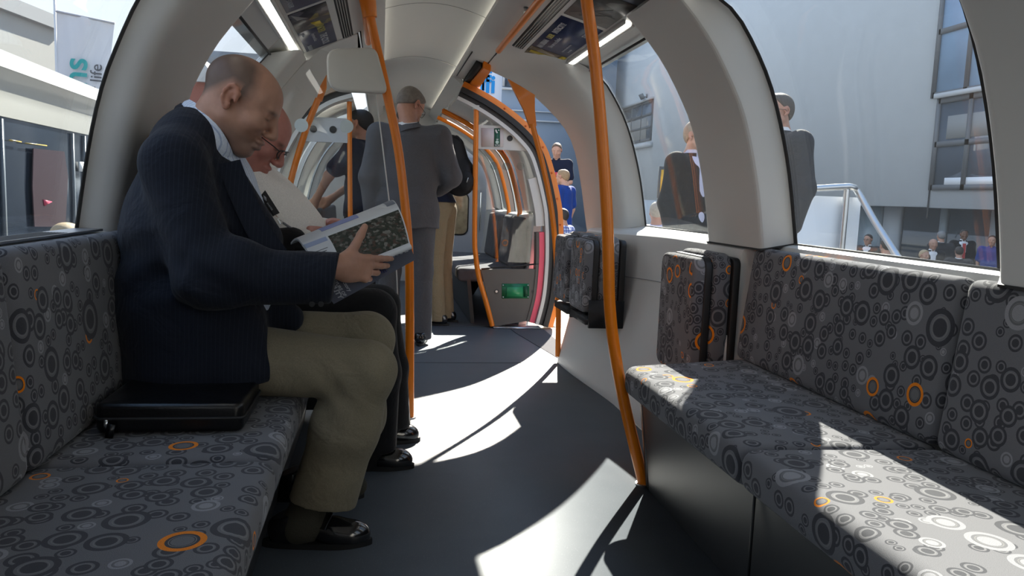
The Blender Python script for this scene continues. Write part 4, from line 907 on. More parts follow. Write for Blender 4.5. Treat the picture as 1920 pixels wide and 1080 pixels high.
# ---------------------------------------------------------------- man in the navy pinstripe jacket, reading
def navy_man():
    t = person('bald man in a navy pinstripe jacket and khaki trousers, seated left reading a catalogue', (-.35, 2.26, .44)); MY = 2.26
    hc = at(453, 191, 2.20); th = math.radians(-32); fw = v3((math.cos(th), -.05, math.sin(th))); R = frame(fw, (0, 0, 1)); s = 1.03
    nk = at(386, 258, 2.24)
    shR, elR, wrR = at(326, 306, 2.06), at(396, 520, 1.995), at(640, 500, 2.025)
    shL, elL, wrL = at(342, 300, 2.46), at(470, 520, 2.50), at(612, 505, 2.36)
    hipR, knR, anR = at(390, 668, 2.17), at(688, 694, 2.13), at(572, 975, 2.16)
    hipL, knL, anL = at(385, 645, 2.37), at(688, 636, 2.40), at(628, 875, 2.48)
    pel, che = at(365, 640, MY), at(368, 350, MY)
    hR = hand(wrR, (.78, .60, -.10), (.62, -.78, -.02), (.08, .08, .99), [(6, 6, 6), (12, 16, 10), (20, 26, 16), (30, 36, 22)], [(.50, .85, .1), (.46, .88, -.05), (.44, .89, -.08)], .92, .02)
    hL = hand(wrL, (.95, -.1, .30), (.1, .75, -.6), (-.2, .5, .8), REL, RTH, 1.0)
    SM = lambda x: np.clip(x, 0, 1)
    def stubf(q):
        x, y, z = q[:, 0], np.abs(q[:, 1]), q[:, 2]
        xf = np.where(z < .055, .040-.25*np.clip(.02-z, 0, 1), .040-.5*(z-.055)); zl = np.where(x > -.03, .018-.55*(np.abs(x-.02) < .018)*.05, .018+1.3*(x+.03)); zl = np.maximum(zl, -.050)
        return SM((xf-x)/.03)*SM((z-zl)/.03)*(1-.75*SM((z-.075)/.03)*SM((.055-y)/.03)*SM((x+.09)/.08))*.88*~((y > .0755) & (z < .03))
    pr = head(hc, R, s, chin=1.05)+[cap(hc+R@v3((-.030, 0, -.045))*s, nk, .060, .070, k=.03), cap(che, pel, .085, .10), cap(che, nk, .08, .06), cap(shR, shL, .045, .045)]
    pr += arm_body(shR, elR, wrR)+arm_body(shL, elL, wrL)+hR+hL+leg_body(hipR, knR, anR)+leg_body(hipL, knL, anL)
    solid('body', pr, .0036, SKIN, t, skincol((.43, .235, .165), hc, R, s, .55, (.085, .062, .05), stubf))
    # close cropped hair as a very thin skin over the crown
    # shirt
    SH = cloth('striped_shirt', (.58, .64, .74), .8, (.30, .37, .55), 75, 'Y', .1)
    cax = hc+R@v3((-.03, 0, -.05))*s-nk
    def band(lo, up, mat, name, th=.006):
        lo = curve([at(*p) for p in lo], 5); up = curve([at(*p) for p in up], 5); A = []; Bq = []
        for p, q in zip(lo, up):
            m = (p+q)/2; n = _n(m-(nk+cax*np.clip((m-nk).dot(cax)/cax.dot(cax), -.5, 1))); A.append([p+n*th, (p+q)/2+n*(th*1.6), q+n*th]); Bq.append([p, (p+q)/2, q])
        bb = B(); bb.sheet(A, Bq); return obj(name, bb, mat, t)
    band([(352, 204, 2.30), (342, 200, 2.25), (366, 222, 2.155), (392, 256, 2.135), (412, 286, 2.15), (428, 304, 2.19)], [(364, 196, 2.29), (358, 189, 2.24), (384, 204, 2.17), (411, 238, 2.15), (428, 266, 2.16), (437, 291, 2.195)], SH, 'collar')
    b = B(); a0 = at(432, 285, 2.22); TIE = cloth('lilac_tie', (.30, .27, .62), .5, (.75, .75, .85), 40, 'Z', .1)
    b = ribbon(curve([at(446, 292, 2.26), at(466, 350, 2.25), at(492, 425, 2.22), at(512, 475, 2.21)], 5), .075, (1, -.2, .35), .006); obj('tie', b, TIE, t)
    b = solid('shirt', [cap(nk-v3((0, 0, .05)), at(385, 360, MY), .085, .125, u=(0, 1, 0), s=1.15, k=.03), cap(at(385, 360, MY), at(405, 480, MY), .135, .17, u=(0, 1, 0), s=1.05, k=.05), cap(at(405, 480, MY), at(395, 640, MY), .165, .15, k=.05)], .009, SH, t)
    # jacket
    JK = cloth('navy_pinstripe', (.0085, .011, .019), .85, (.016, .020, .031), 95, 'X', .55, 11)
    fl = lambda P: .006*np.sin(P[:, 2]*62+P[:, 0]*38)*np.exp(-((P[:, 0]-elR[0])**2+(P[:, 2]-elR[2])**2)/.012)+.0045*np.sin(P[:, 2]*55-P[:, 0]*30)*np.exp(-((P[:, 2]-.78)/.10)**2)*(P[:, 0] < -.45)
    body = [cap(at(362, 262, MY-.10), at(362, 262, MY+.10), .050, .050, k=.05), cap(at(349, 280, MY), at(358, 420, MY), .092, .162, u=(0, 1, 0), s=1.50, k=.05), cap(at(358, 420, MY), at(362, 560, MY), .162, .185, u=(0, 1, 0), s=1.22, k=.05), cap(at(362, 560, MY), at(378, 668, MY), .185, .205, u=(0, 1, 0), s=1.24, k=.05), cap(at(480, 560, MY+.04), at(540, 596, MY+.06), .06, .045, k=.05), cap(at(430, 620, 2.12), at(455, 690, 2.10), .09, .085, k=.06),
            cap(at(362, 246, MY-.06), shR, .055, .070, k=.06), cap(at(362, 246, MY+.06), shL, .055, .076, k=.05)]
    body += sleeve(shR, elR, at(636, 521, 2.02), (.070, .072, .066), 1., .05)+sleeve(shL, elL, wrL, (.088, .074, .062), .92)
    body += [cap(elR+v3((-.02, 0, 0)), elR+v3((.06, 0, .03)), .07, .07, k=.04)]
    body += [cap(at(425, 345, MY-.09), at(480, 450, MY-.10), .055, .070, k=.06)]
    fr = [cap(at(470, 290, MY+.05), at(540, 455, MY+.06), .050, .080, op='sub', k=.015),
          cut(at(470, 690, MY), (.1, 0, -1)), cut(at(627, 530, 2.0), (1, 0, -.15), .004), cap(nk+v3((0, 0, .06)), nk-v3((.0, 0, .02)), .062, .07, op='sub', k=.01), fold(fl)]
    solid('jacket', body+fr, .0055, JK, t)
    band([(346, 214, 2.31), (328, 213, 2.25), (346, 246, 2.12), (372, 280, 2.09), (402, 312, 2.10), (422, 330, 2.14)], [(352, 202, 2.30), (343, 197, 2.25), (364, 219, 2.15), (390, 254, 2.128), (410, 288, 2.14), (430, 308, 2.17)], JK, 'jacket_collar', .008)
    b = ribbon(curve([at(428, 306, 2.13), at(458, 380, 2.10), at(488, 440, 2.08), at(520, 482, 2.08)], 6), .06, (.35, -1, .25), .008); obj('lapel', b, JK, t)
    b = B(); b.disc(at(585, 570, 1.955), (0, -1, -.1), .007, .003, 12); b.disc(at(602, 570, 1.955), (0, -1, -.1), .007, .003, 12); obj('cuff_buttons', b, BLACKR, t)
    # trousers
    KH = cloth('khaki_twill', (.225, .195, .135), .88, wr=.55, wscale=12)
    kf = lambda P: .003*np.sin((P[:, 0]*1.0+P[:, 2]*.8)*75)*np.exp(-((P[:, 0]-knR[0]+.08)**2+(P[:, 2]-knR[2]+.03)**2)/.010)
    R_ = [cap(hipR, knR, .102, .080, k=.03), cap(knR, at(648, 800, 2.14), .074, .088, k=.03), cap(at(648, 800, 2.14), at(598, 965, 2.15), .088, .094, u=(0, 1, 0), s=.75, k=.04), cut(at(600, 938, 2.15), (-.1, 0, -1))]
    L_ = [cap(hipL, knL, .110, .080, k=.03), cap(knL, at(668, 780, 2.45), .078, .085, k=.035), cap(at(668, 780, 2.45), anL, .085, .09, u=(0, 1, 0), s=.8, k=.04)]
    pv = [cap(at(345, 660, 2.16), at(345, 650, 2.36), .13, .13, k=.05)]
    solid('trousers', [L_[0], L_[1], L_[2]]+[cut(at(655, 868, 2.45), (-.1, 0, -1))]+pv+R_[:3]+[cut(at(600, 941, 2.15), (-.16, 0, -1))]+[fold(kf)], .006, KH, t)
    for nm, a, c in (('sock', at(590, 925, 2.155), at(560, 985, 2.16)), ('sock', at(628, 850, 2.49), at(618, 905, 2.49))):
        solid(nm, [cap(a, c, .050, .050), cap(c, c+v3((.085, 0, -.012)), .042, .036)], .006, M('olive_sock', (.045, .042, .03), .95, bump=.5, bscale=250), t)
    s1 = shoe(t, (-.265, 2.165, 0), (1, -.05), .95, lace=False, res=.004)
    b = ribbon(curve([(-.145, 2.122, .060), (-.135, 2.138, .082), (-.130, 2.16, .0885), (-.133, 2.182, .082), (-.140, 2.198, .060)], 4), .028, (-.2, 0, 1), .004); obj('penny_strap', b, SHOE, s1)
    shoe(t, (atz(690, 915, 0)[0]-.27, 2.50, 0), (1, 0), .95, lace=False)
    return t
navy_man()
# the catalogue in his hands
def catalogue():
    t = thing('catalogue', 'open catalogue with aerial photo page and navy cover in the pinstripe man\'s hands', 'book', tuple(at(660, 470, 2.08)))
    PAPER = M('page_paper', (.62, .65, .68), .6); COV = M('navy_cover', (.085, .095, .13), .45, var=.25, vscale=9)
    TOWN = photo('aerial_photo', [(.012, .018, .014), (.035, .045, .035), (.008, .012, .01), (.09, .075, .065), (.02, .03, .022), (.18, .17, .16), (.10, .045, .035), (.30, .29, .27)], 125)
    def sheet4(p, name, mat, par, nrm=(0, .25, 1), th=.0012, n=8, bow=0.):
        a, b_, c, d = [v3(q) for q in p]; A = []
        for i in range(n+1):
            u = i/n; r = []
            for j in range(n+1):
                w = j/n; q = a*(1-u)*(1-w)+b_*u*(1-w)+c*u*w+d*(1-u)*w; r.append(q+_n(nrm)*bow*math.sin(math.pi*w))
            A.append(r)
        bb = B(); bb.sheet(A, [[q-_n(nrm)*th for q in r] for r in A]); return obj(name, bb, mat, par)
    g0, g1 = at(566, 456, 2.19), at(747, 388, 2.29)          # gutter
    e0, e1 = at(604, 528, 2.085), at(770, 462, 2.165)          # near page edge
    f0, f1 = at(545, 455, 2.35), at(727, 380, 2.45)          # far page edge
    blk = sheet4([g0, g1, e1, e0], 'page_block', PAPER, t, th=.007, bow=.012)
    off = _n((0, -.25, 1))*.0012
    L = lambda u, w: (g0*(1-u)*(1-w)+g1*u*(1-w)+e1*u*w+e0*(1-u)*w)
    N = _n((0, .25, 1))
    def patch(u0, u1, w0, w1, name, mat, lift=.001, par=blk, n=8):
        A = []
        for i in range(n+1):
            u = u0+(u1-u0)*i/n; A.append([L(u, w0+(w1-w0)*j/n)+N*(.012*math.sin(math.pi*(w0+(w1-w0)*j/n))+lift) for j in range(n+1)])
        bb = B(); bb.sheet(A, [[q-N*.0006 for q in r] for r in A]); return obj(name, bb, mat, par)
    patch(.24, .985, .10, .93, 'aerial_photo', TOWN)
    BLU = M('print_blue', (.16, .22, .52), .5); PBL = M('print_pale_blue', (.33, .40, .58), .5); GRY = M('print_grey', (.17, .18, .19), .5)
    patch(.0, .22, .08, .22, 'header_band', PBL)
    for k in range(6): patch(.06, .18-.02*(k % 3), .40+.06*k, .415+.06*k, 'text_line', GRY)
    far = sheet4([f0, f1, g1, g0], 'far_page', PAPER, t, nrm=(0, -.2, 1), th=.006, bow=.014)
    lf = lambda u, w: f0*(1-u)*(1-w)+f1*u*(1-w)+g1*u*w+g0*(1-u)*w; NF = _n((0, -.2, 1))
    for (u0, u1, nm, m) in ((.22, .60, 'blue_header', BLU), (.90, .99, 'grey_header', M('print_slate', (.16, .19, .24), .5))):
        A = [[lf(u, w)+NF*(.014*math.sin(math.pi*w)+.001) for w in np.linspace(.02, .80, 7)] for u in np.linspace(u0, u1, 7)]
        bb = B(); bb.sheet(A, [[q-NF*.0006 for q in r] for r in A]); obj(nm, bb, m, far)
    # curled page edges along the near side
    b = B(); b.tube([e0+v3((.0, .004, -.002)), e0*.5+e1*.5+v3((0, .002, 0)), e1+v3((0, .002, 0))], .008, 12); obj('curled_pages', b, PAPER, t)
    # cover hanging below
    TL, TR, BR, BL = at(560, 478, 2.13), at(764, 448, 2.235), at(779, 487, 2.205), at(626, 570, 2.055)
    pn = _n(np.cross(BR-BL, TL-BL)); pn = pn if pn[1] < 0 else -pn
    d_ = RW @ np.array([764-960., 448-540., FPX]); TR = CAM+d_*(pn.dot(BL-CAM)/pn.dot(d_))
    cv = sheet4([TL, TR, BR, BL], 'cover', COV, t, nrm=(.3, -1, .2), th=.0015)
    def on(px, py, lift=.0022): d = RW @ np.array([px-960., py-540., FPX]); q = BL+pn*lift; return CAM+d*(pn.dot(q-CAM)/pn.dot(d))
    def tx(s, size, px, py, m, bold=.0003): text('lettering', s, size, m, on(px, py), on(px+20, py+30)-on(px, py), on(px+30, py-19)-on(px, py), cv, .0003, align='RIGHT', bold=bold)
    CI = M('cover_ink', (.45, .47, .52), .5); CD = M('cover_ink_dim', (.24, .26, .31), .5)
    tx('2018', .020, 759, 474, CI, .0005); tx('BERLIN', .011, 751, 477, CI); tx('mobility', .008, 745, 480, CD); tx('trade fair', .007, 739, 483, CD)
    tx('Directory', .015, 654, 547, CI); tx('THE FUTURE OF', .0125, 645, 556, CI, .0004); tx('MOBILITY', .019, 636, 561, CI, .0007)
    b = B()
    for k in range(5): b.tube([on(704+4*k, 508-2*k), on(709+4*k, 514-k)], .0014, 6)
    obj('emblem', b, M('emblem_blue', (.02, .02, .14), .4), cv)
catalogue()
# black leather portfolio on the seat
t = thing('portfolio', 'black leather zip portfolio lying on the bench beside the reading man', 'folder', (-.46, 1.95, .437))
b = B(); sec = rrect(-.625, -.305, 1.815, 2.075, .02); b.pad(sec, .438, .505, .012, lambda p, q, z: (p, q, z)); LEA = M('portfolio_leather', (.0045, .0045, .005), .28, spec=.5, bump=.15, bscale=150); obj('cover', b, LEA, t)
b = B(); b.tube([(p, q, .472) for p, q in rrect(-.627, -.303, 1.813, 2.077, .02)], .0035, 8, closed=True); zp = obj('zip', b, BLACKR, t)
b = B(); b.obox((-.597, 1.808, .462), [(1, 0, 0), (0, 1, 0), (0, 0, 1)], (.004, .003, .010)); obj('zip_slider', b, CHROME, zp)
b = B(); b.obox((-.588, 1.806, .446), [(1, 0, -.2), (0, 1, 0), (.2, 0, 1)], (.008, .002, .016)); obj('zip_tab', b, LEA, zp)
# ---------------------------------------------------------------- second seated man, white shirt and lanyard
def shirt_man():
    MY = 2.84; t = person('bald man with glasses, white shirt and black lanyard, seated behind the reader', (-.3, MY, .44))
    th = math.radians(-38); R = frame((math.cos(th), -.04, math.sin(th)), (0, 0, 1)); s = 1.10; hc = at(479, 247, 2.70); nk = at(432, 318, 2.78)
    shR, elR, wrR = at(420, 365, 2.64), at(470, 480, 2.58), at(580, 452, 2.66); shL, elL, wrL = at(425, 365, 3.06), at(520, 490, 3.08), at(620, 425, 2.93)
    hipR, knR, anR = at(440, 565, 2.74), at(700, 585, 2.74), at(694, 868, 2.78); hipL, knL, anL = at(440, 560, 2.96), at(712, 572, 3.02), at(726, 815, 3.07)
    pel, che = at(425, 560, MY), at(430, 400, MY)
    hR = hand(wrR, (.9, .1, .3), (0, -.6, .8), (.1, .8, .6), REL, RTH); hL = hand(wrL, (.95, -.2, .15), (0, .1, 1), (.1, -1, 0), REL, RTH)
    pr = head(hc, R, s, fat=1.)+[cap(hc+R@v3((-.035, 0, -.045))*s, nk, .062, .070, k=.03), cap(che, pel, .13, .12), cap(che, nk, .10, .06), cap(shR, shL, .05, .05)]+arm_body(shR, elR, wrR)+arm_body(shL, elL, wrL)+hR+hL+leg_body(hipR, knR, anR)+leg_body(hipL, knL, anL)
    solid('body', pr, .0045, SKIN, t, skincol((.47, .20, .16), hc, R, s, .1))
    glasses(t, hc, R, s, M('spectacle_black', (.01, .01, .01), .3))
    WS = cloth('white_shirt', (.82, .79, .74), .8, wr=.4, wscale=9)
    cax = hc+R@v3((-.03, 0, -.05))*s-nk
    tor = [cap(at(440, 345, MY), at(470, 400, MY), .125, .165, u=(0, 1, 0), s=1.3, k=.05), cap(at(470, 400, MY), at(500, 455, MY), .165, .20, u=(0, 1, 0), s=1.12, k=.06), cap(at(500, 455, MY), at(470, 550, MY), .20, .17, k=.05), cap(at(445, 338, MY), at(470, 345, 2.70), .075, .06, k=.05), cap(at(445, 338, MY), at(470, 345, 2.98), .075, .06, k=.05)]
    tor += sleeve(shR, elR, wrR, (.075, .062, .045), .9)+sleeve(shL, elL, wrL, (.075, .062, .045), .9)
    solid('shirt', tor, .008, WS, t); collar(t, nk-cax*.15, cax, (1, 0, -.3), .068, .085, .075, WS, .2)
    b = solid('collar_point', [cap(at(458, 296, 2.70), at(488, 352, 2.695), .016, .006, u=(0, 1, 0), s=.4)], .004, WS, t)
    BJ = cloth('black_jacket', (.010, .010, .011), .8, wr=.4)
    jk = [cap(at(432, 350, MY), at(440, 420, MY), .14, .19, u=(0, 1, 0), s=1.42, k=.06), cap(at(440, 420, MY), at(440, 560, MY), .19, .20, u=(0, 1, 0), s=1.25, k=.06)]+sleeve(shR, elR, at(545, 462, 2.63), (.092, .078, .064), 1.)+[cap(at(425, 345, MY), shR, .09, .09), cap(at(425, 345, MY), shL, .09, .09)]+sleeve(shL, elL, wrL, (.092, .078, .064), .75)
    jk += [cap(at(500, 320, MY+.02), at(575, 455, MY+.02), .17, .21, op='sub', k=.01), cap(at(440, 290, MY), at(500, 340, MY), .09, .13, op='sub', k=.01)]
    solid('jacket', jk, .009, BJ, t)
    LAN = M('lanyard_black', (.012, .012, .012), .6)
    pth = curve([at(436, 305, 2.70), at(452, 325, 2.685), at(480, 355, 2.655), at(500, 380, 2.645), at(517, 403, 2.635)], 5)
    b = ribbon(pth, .022, (.3, -1, .4), .002); ln = obj('lanyard', b, LAN, t)
    p2 = curve([at(487, 352, 2.66), at(500, 372, 2.645), at(519, 402, 2.633)], 4); b = ribbon(p2, .020, (.3, -1, .4), .0025); obj('lanyard_strap', b, LAN, ln)
    b = B(); b.tube([at(517, 404, 2.633), at(523, 410, 2.63), at(531, 416, 2.632), at(526, 420, 2.632), at(520, 409, 2.632)], .0025, 6); obj('clip', b, CHROME, ln)
    b = B(); prism(b, [at(x, y, 2.62) for x, y in ((494, 366), (499, 370), (500, 377), (495, 374))], (0, -.001, 0)); obj('lanyard_emblem', b, INK, ln)
    text('lanyard_lettering', 'events', .011, INK, at(499.5, 381, 2.617), at(512, 398, 2.617)-at(499, 380, 2.617), at(520, 375, 2.617)-at(510, 390, 2.617), ln, .0003)
    b = B(); b.tube(curve([at(531, 418, 2.63), at(550, 430, 2.62), at(577, 441, 2.64)], 5), .004, 6); obj('badge_cord', b, M('cord_grey', (.2, .2, .22), .6), ln)
    TB = cloth('black_trousers', (.010, .010, .011), .8, wr=.3)
    tr = [cap(hipR, knR, .105, .078, k=.03), cap(knR, at(712, 700, 2.75), .075, .072, k=.03), cap(at(712, 700, 2.75), at(702, 855, 2.77), .072, .078, k=.03), cap(hipL, knL, .105, .075, k=.03), cap(knL, at(732, 690, 3.03), .072, .066, k=.03), cap(at(732, 690, 3.03), at(736, 800, 3.05), .066, .072, k=.03), cap(at(430, 565, 2.74), at(430, 565, 2.94), .12, .12, k=.05), cut((0, 0, .075), (0, 0, -1))]
    solid('trousers', tr, .008, TB, t)
    shoe(t, (atz(740, 888, 0)[0]-.20, 2.79, 0), (1, -.08), 1.0); shoe(t, (atz(768, 826, 0)[0]-.23, 3.08, 0), (1, 0), 1.0)
    for a, c in ((at(706, 830, 2.77), at(690, 880, 2.79)), (at(738, 780, 3.06), at(722, 830, 3.08))): solid('sock', [cap(a, c, .048, .048), cap(c, c+v3((.07, 0, -.01)), .04, .036)], .008, M('black_sock', (.008, .008, .008), .9), t)
    return t
shirt_man()
# ---------------------------------------------------------------- standing people
def stander(label, x, y, z0, H, yaw, top='jacket', tcol=None, pants=None, hair=(.05, .035, .025), skin=(.45, .24, .17), res=.010, arms=None, hpitch=0., hyaw=0., bald=False, group=None, shirt=None, gl=False, hem=.88, lean=0., legs=True, width=1., shoes=True, hairmat=None):
    k = H/1.75; t = person(label, (x, y, z0), group); f = v3((math.cos(yaw), math.sin(yaw), 0)); l = v3((-f[1], f[0], 0)); o = v3((x, y, z0))
    def w(a, b_, c): # forward, left, up (at 1.75 m), with a forward lean above the hips
        d = max(0, c-.95)*lean; return o+k*(f*(a+d)+l*b_*width+v3((0, 0, c)))
    hy = yaw+hyaw; R = frame((math.cos(hy)*math.cos(hpitch), math.sin(hy)*math.cos(hpitch), math.sin(hpitch)), (0, 0, 1)); s = k*.98
    hc = w(.035, 0, 1.622); nk = w(-.015, 0, 1.475)
    A = {'R': ((-.01, -.185, 1.415), (-.03, -.235, 1.13), (.03, -.225, .89)), 'L': ((-.01, .185, 1.415), (-.03, .235, 1.13), (.03, .225, .89))}
    if arms: A.update(arms)
    J = {q: [w(*p) for p in A[q]] for q in 'RL'}
    Lg = {'R': [w(0, -.095, .93), w(.01, -.10, .50), w(-.03, -.105, .09)], 'L': [w(0, .095, .93), w(.01, .10, .50), w(-.03, .105, .09)]}
    pr = head(hc, R, s, ears=True)+[cap(hc+R@v3((-.03, 0, -.05))*s, nk, .052*k, .060*k, k=.03), cap(w(0, 0, 1.33), w(0, 0, 1.0), .10*k, .10*k, u=l, s=1.3), cap(nk, w(0, 0, 1.33), .06*k, .10*k), cap(J['R'][0], J['L'][0], .045*k)]
    for q, sg in (('R', -1), ('L', 1)):
        pr += arm_body(*J[q]); d = _n(J[q][2]-J[q][1]); n_ = _n(l*sg-d*(l*sg).dot(d)); tt = np.cross(d, n_)*(1 if sg > 0 else -1)
        if tt.dot(f+v3((0, 0, .5))) < 0: tt = -tt
        pr += hand(J[q][2], d, n_, tt, REL, RTH, k)
        pr += leg_body(*Lg[q])
    solid('body', pr, res*.72, SKIN, t, skincol(skin, hc, R, s, .1))
    if not bald:
        hw = lambda *p: hc+R@(v3(p)*s)
        hr = [ell(hw(-.017, 0, .037), v3((.103, .0805, .084))*s, R), ell(hw(.030, 0, .046), v3((.062, .068, .054))*s, R, k=.03), ell(hw(-.055, 0, -.005), v3((.060, .066, .065))*s, R, k=.03),
              cut(hw(.055, 0, .07), R@_n((1, 0, -.5)), .008), cut(hw(-.02, 0, -.005), R@_n((.65, 0, -.76)), .008), ell(hw(.0, .09, -.02), v3((.035, .03, .045))*s, R, 'sub', .008), ell(hw(.0, -.09, -.02), v3((.035, .03, .045))*s, R, 'sub', .008)]
        solid('hair', hr, res*.72, hairmat or M('hair_%d' % (hash(hair) % 9999), hair, .6, bump=1., bscale=180, var=.4, vscale=60), t)
    torso = [cap(w(-.005, 0, 1.35), w(.0, 0, 1.12), .115*k, .115*k, u=l, s=1.55*width, k=.05), cap(w(.0, 0, 1.12), w(.0, 0, .92), .115*k, .12*k, u=l, s=1.45*width, k=.05), cap(w(-.015, 0, 1.42), J['R'][0], .065*k, .07*k, k=.05), cap(w(-.015, 0, 1.42), J['L'][0], .065*k, .07*k, k=.05)]
    if top == 'jacket':
        tr = torso+[cap(w(0, 0, .95), w(0, 0, .80), .125*k, .135*k, u=l, s=1.45*width, k=.05)]
        for q in 'RL': tr += sleeve(*J[q], (.074*k, .066*k, .056*k), .96)
        tr += [cut(w(0, 0, .80), (0, 0, -1)), ell(w(.16, 0, 1.36), v3((.10, .055, .20))*k, np.stack([f, l, v3((0, 0, 1))], 1), 'sub', .015)]
        fo = lambda P: .004*np.sin(((P-o)@l)*40+((P-o)[:, 2])*9)*np.clip((1.3-(P-o)[:, 2])/.4, 0, 1)
        solid('jacket', tr+[fold(fo)], res, tcol, t)
        solid('shirt', [cap(w(.01, 0, 1.40), w(.03, 0, .98), .092*k, .098*k, u=l, s=1.4, k=.04)], res, shirt or WSH, t)
        collar(t, nk-v3((0, 0, .012)), hc+R@v3((-.03, 0, -.06))*s-nk, f, .058*k, .066*k, .06*k, shirt or WSH, .3)
        collar(t, nk-v3((0, 0, .035)), hc+R@v3((-.03, 0, -.06))*s-nk, f, .068*k, .088*k, .06*k, tcol, .6, name='jacket_collar')
    else:
        tr = torso+[cap(w(0, 0, .95), w(0, 0, .88), .122*k, .124*k, u=l, s=1.4*width, k=.05)]
        for q in 'RL':
            if top == 'tee': e = J[q][0]+(J[q][1]-J[q][0])*.72; tr += [cap(J[q][0], e, .072*k, .072*k, k=.05)]
            else: tr += sleeve(*J[q], (.072*k, .062*k, .048*k), .95)
        tr += [cut(w(0, 0, hem), (0, 0, -1))]
        solid('shirt', tr, res, tcol, t); collar(t, nk-v3((0, 0, .012)), v3((0, 0, 1)), f, .060*k, .072*k, .04*k, tcol, .3)
    if legs:
        tr = [cap(w(0, -.05, .95), w(0, .05, .95), .105*k, k=.04)]
        for q in 'RL': tr += [cap(Lg[q][0], Lg[q][1], .098*k, .075*k, k=.03), cap(Lg[q][1], Lg[q][2]-v3((0, 0, .05)), .074*k, .074*k, k=.03)]
        solid('trousers', tr+[cut(w(0, 0, .035), (0, 0, -1))], res, pants, t)
        if shoes:
            for q in 'RL': shoe(t, tuple((Lg[q][2]-f*.06*k)*v3((1, 1, 0))+v3((0, 0, z0))), f, .98*k, res=max(res*.7, .006))
    if gl: glasses(t, hc, R, s, M('spectacle_black'))
    t['_h'] = 0; del t['_h']
    return t, w, hc, R, s
WSH = cloth('plain_white_shirt', (.72, .72, .74), .8, wr=.2)
GREY = cloth('grey_suit', (.098, .098, .108), .85, wr=.6, wscale=10); CHAR = cloth('charcoal_suit', (.03, .031, .036), .85, wr=.4); BLK = cloth('black_suit', (.010, .011, .014), .85, wr=.4)
KHK = cloth('khaki_cotton', (.26, .20, .12), .9, wr=.6, wscale=12); DRK = cloth('dark_trousers', (.015, .016, .02), .85); NVT = cloth('navy_tee', (.012, .016, .035), .9, wr=.4); BLP = cloth('blue_polo', (.012, .045, .23), .85, wr=.4)
CHK = cloth('checked_shirt', (.55, .60, .72), .85, plaid=((.03, .07, .32), (.03, .05, .22)))
GHAIR = M('grey_hair', (.16, .14, .12), .6, bump=1., bscale=160, var=.5, vscale=40)
PI = math.pi
# grey suit, back towards the viewer, stooping and looking right
px = at(763, 420, 5.22)
stander('grey haired man in a grey suit standing in the aisle with his back turned', px[0], 5.22, 0, 1.71, PI/2-.12, 'jacket', GREY, GREY, res=.007, hyaw=-.75, hpitch=-.65, hairmat=GHAIR, gl=True, lean=.05, width=1.10,
        arms={'R': ((-.01, -.185, 1.415), (.0, -.27, 1.15), (.21, -.17, 1.06))})
# backpack man beyond him
px = at(826, 420, 6.05)
bt, bw, *_ = stander('person in khaki trousers with a black backpack beyond the grey suited man', px[0], 6.05, 0, 1.66, PI*.86, 'shirt', NVT, KHK, res=.009, hair=(.06, .045, .03), lean=.45, hem=1.0)
t = thing('backpack', 'black backpack worn by the person in khaki trousers', 'bag', tuple(at(865, 365, 5.98)))
BP = M('black_nylon', (.006, .006, .007), .7, bump=.4, bscale=120)
c0, c1 = at(872, 296, 5.96), at(862, 345, 5.96)
bodyb = solid('main_pouch', [cap(at(850, 275, 5.98), at(862, 340, 5.97), .085, .115, u=(0, 1, 0), s=.9, k=.05), ell(at(872, 330, 5.93), (.075, .09, .12), k=.04), cap(at(840, 262, 6.0), at(846, 290, 6.0), .03, .05, k=.05)], .008, BP, t)
solid('front_pouch', [ell(at(874, 340, 5.86), (.06, .045, .085), k=.02)], .007, BP, t)
b = B(); b.tube(curve([at(848, 262, 5.95), at(856, 256, 5.93), at(864, 264, 5.93)], 5), .010, 8); obj('carry_handle', b, BP, t)
b = B(); b.tube([at(850, 338, 5.87), at(858, 341, 5.86)], .004, 6); b.tube([at(861, 326, 5.82), at(863, 332, 5.82)], .006, 6); obj('zip_pulls', b, STEEL, t)
b = B(); b.tube([at(875, 342, 5.80), at(878, 333, 5.80)], .004, 6); obj('side_zip_pull', b, STEEL, t)
# dark clad person behind the left glass, resting an arm
px = at(678, 420, 5.95)
stander('dark haired person in dark clothes leaning an arm leftwards behind the far left pole', px[0], 5.95, 0, 1.62, PI*.86, 'tee', NVT, DRK, res=.009, hair=(.012, .01, .01), arms={'L': ((-.01, .185, 1.415), (.18, .22, 1.20), (.33, .17, .99)), 'R': ((.0, -.185, 1.415), (.14, -.20, 1.18), (.36, -.10, 1.0))})
#--PART4
# ================================================================== outside
GZ = -1.2
ASPH = M('asphalt', (.16, .155, .15), .9, bump=.4, bscale=60, var=.2, vscale=8); CONC = M('platform_concrete', (.42, .40, .36), .9, bump=.5, bscale=120, var=.25, vscale=25)
b = B(); b.box(-60, 60, -30, 90, GZ-.1, GZ); struct('ground', b, ASPH)
b = B(); b.box(1.45, 4.6, 2.6, 7.4, GZ, -.05); struct('platform', b, CONC)
b = B(); b.box(1.10, 1.5, 4.72, 5.9, -.3, -.004); struct('platform', b, CONC)
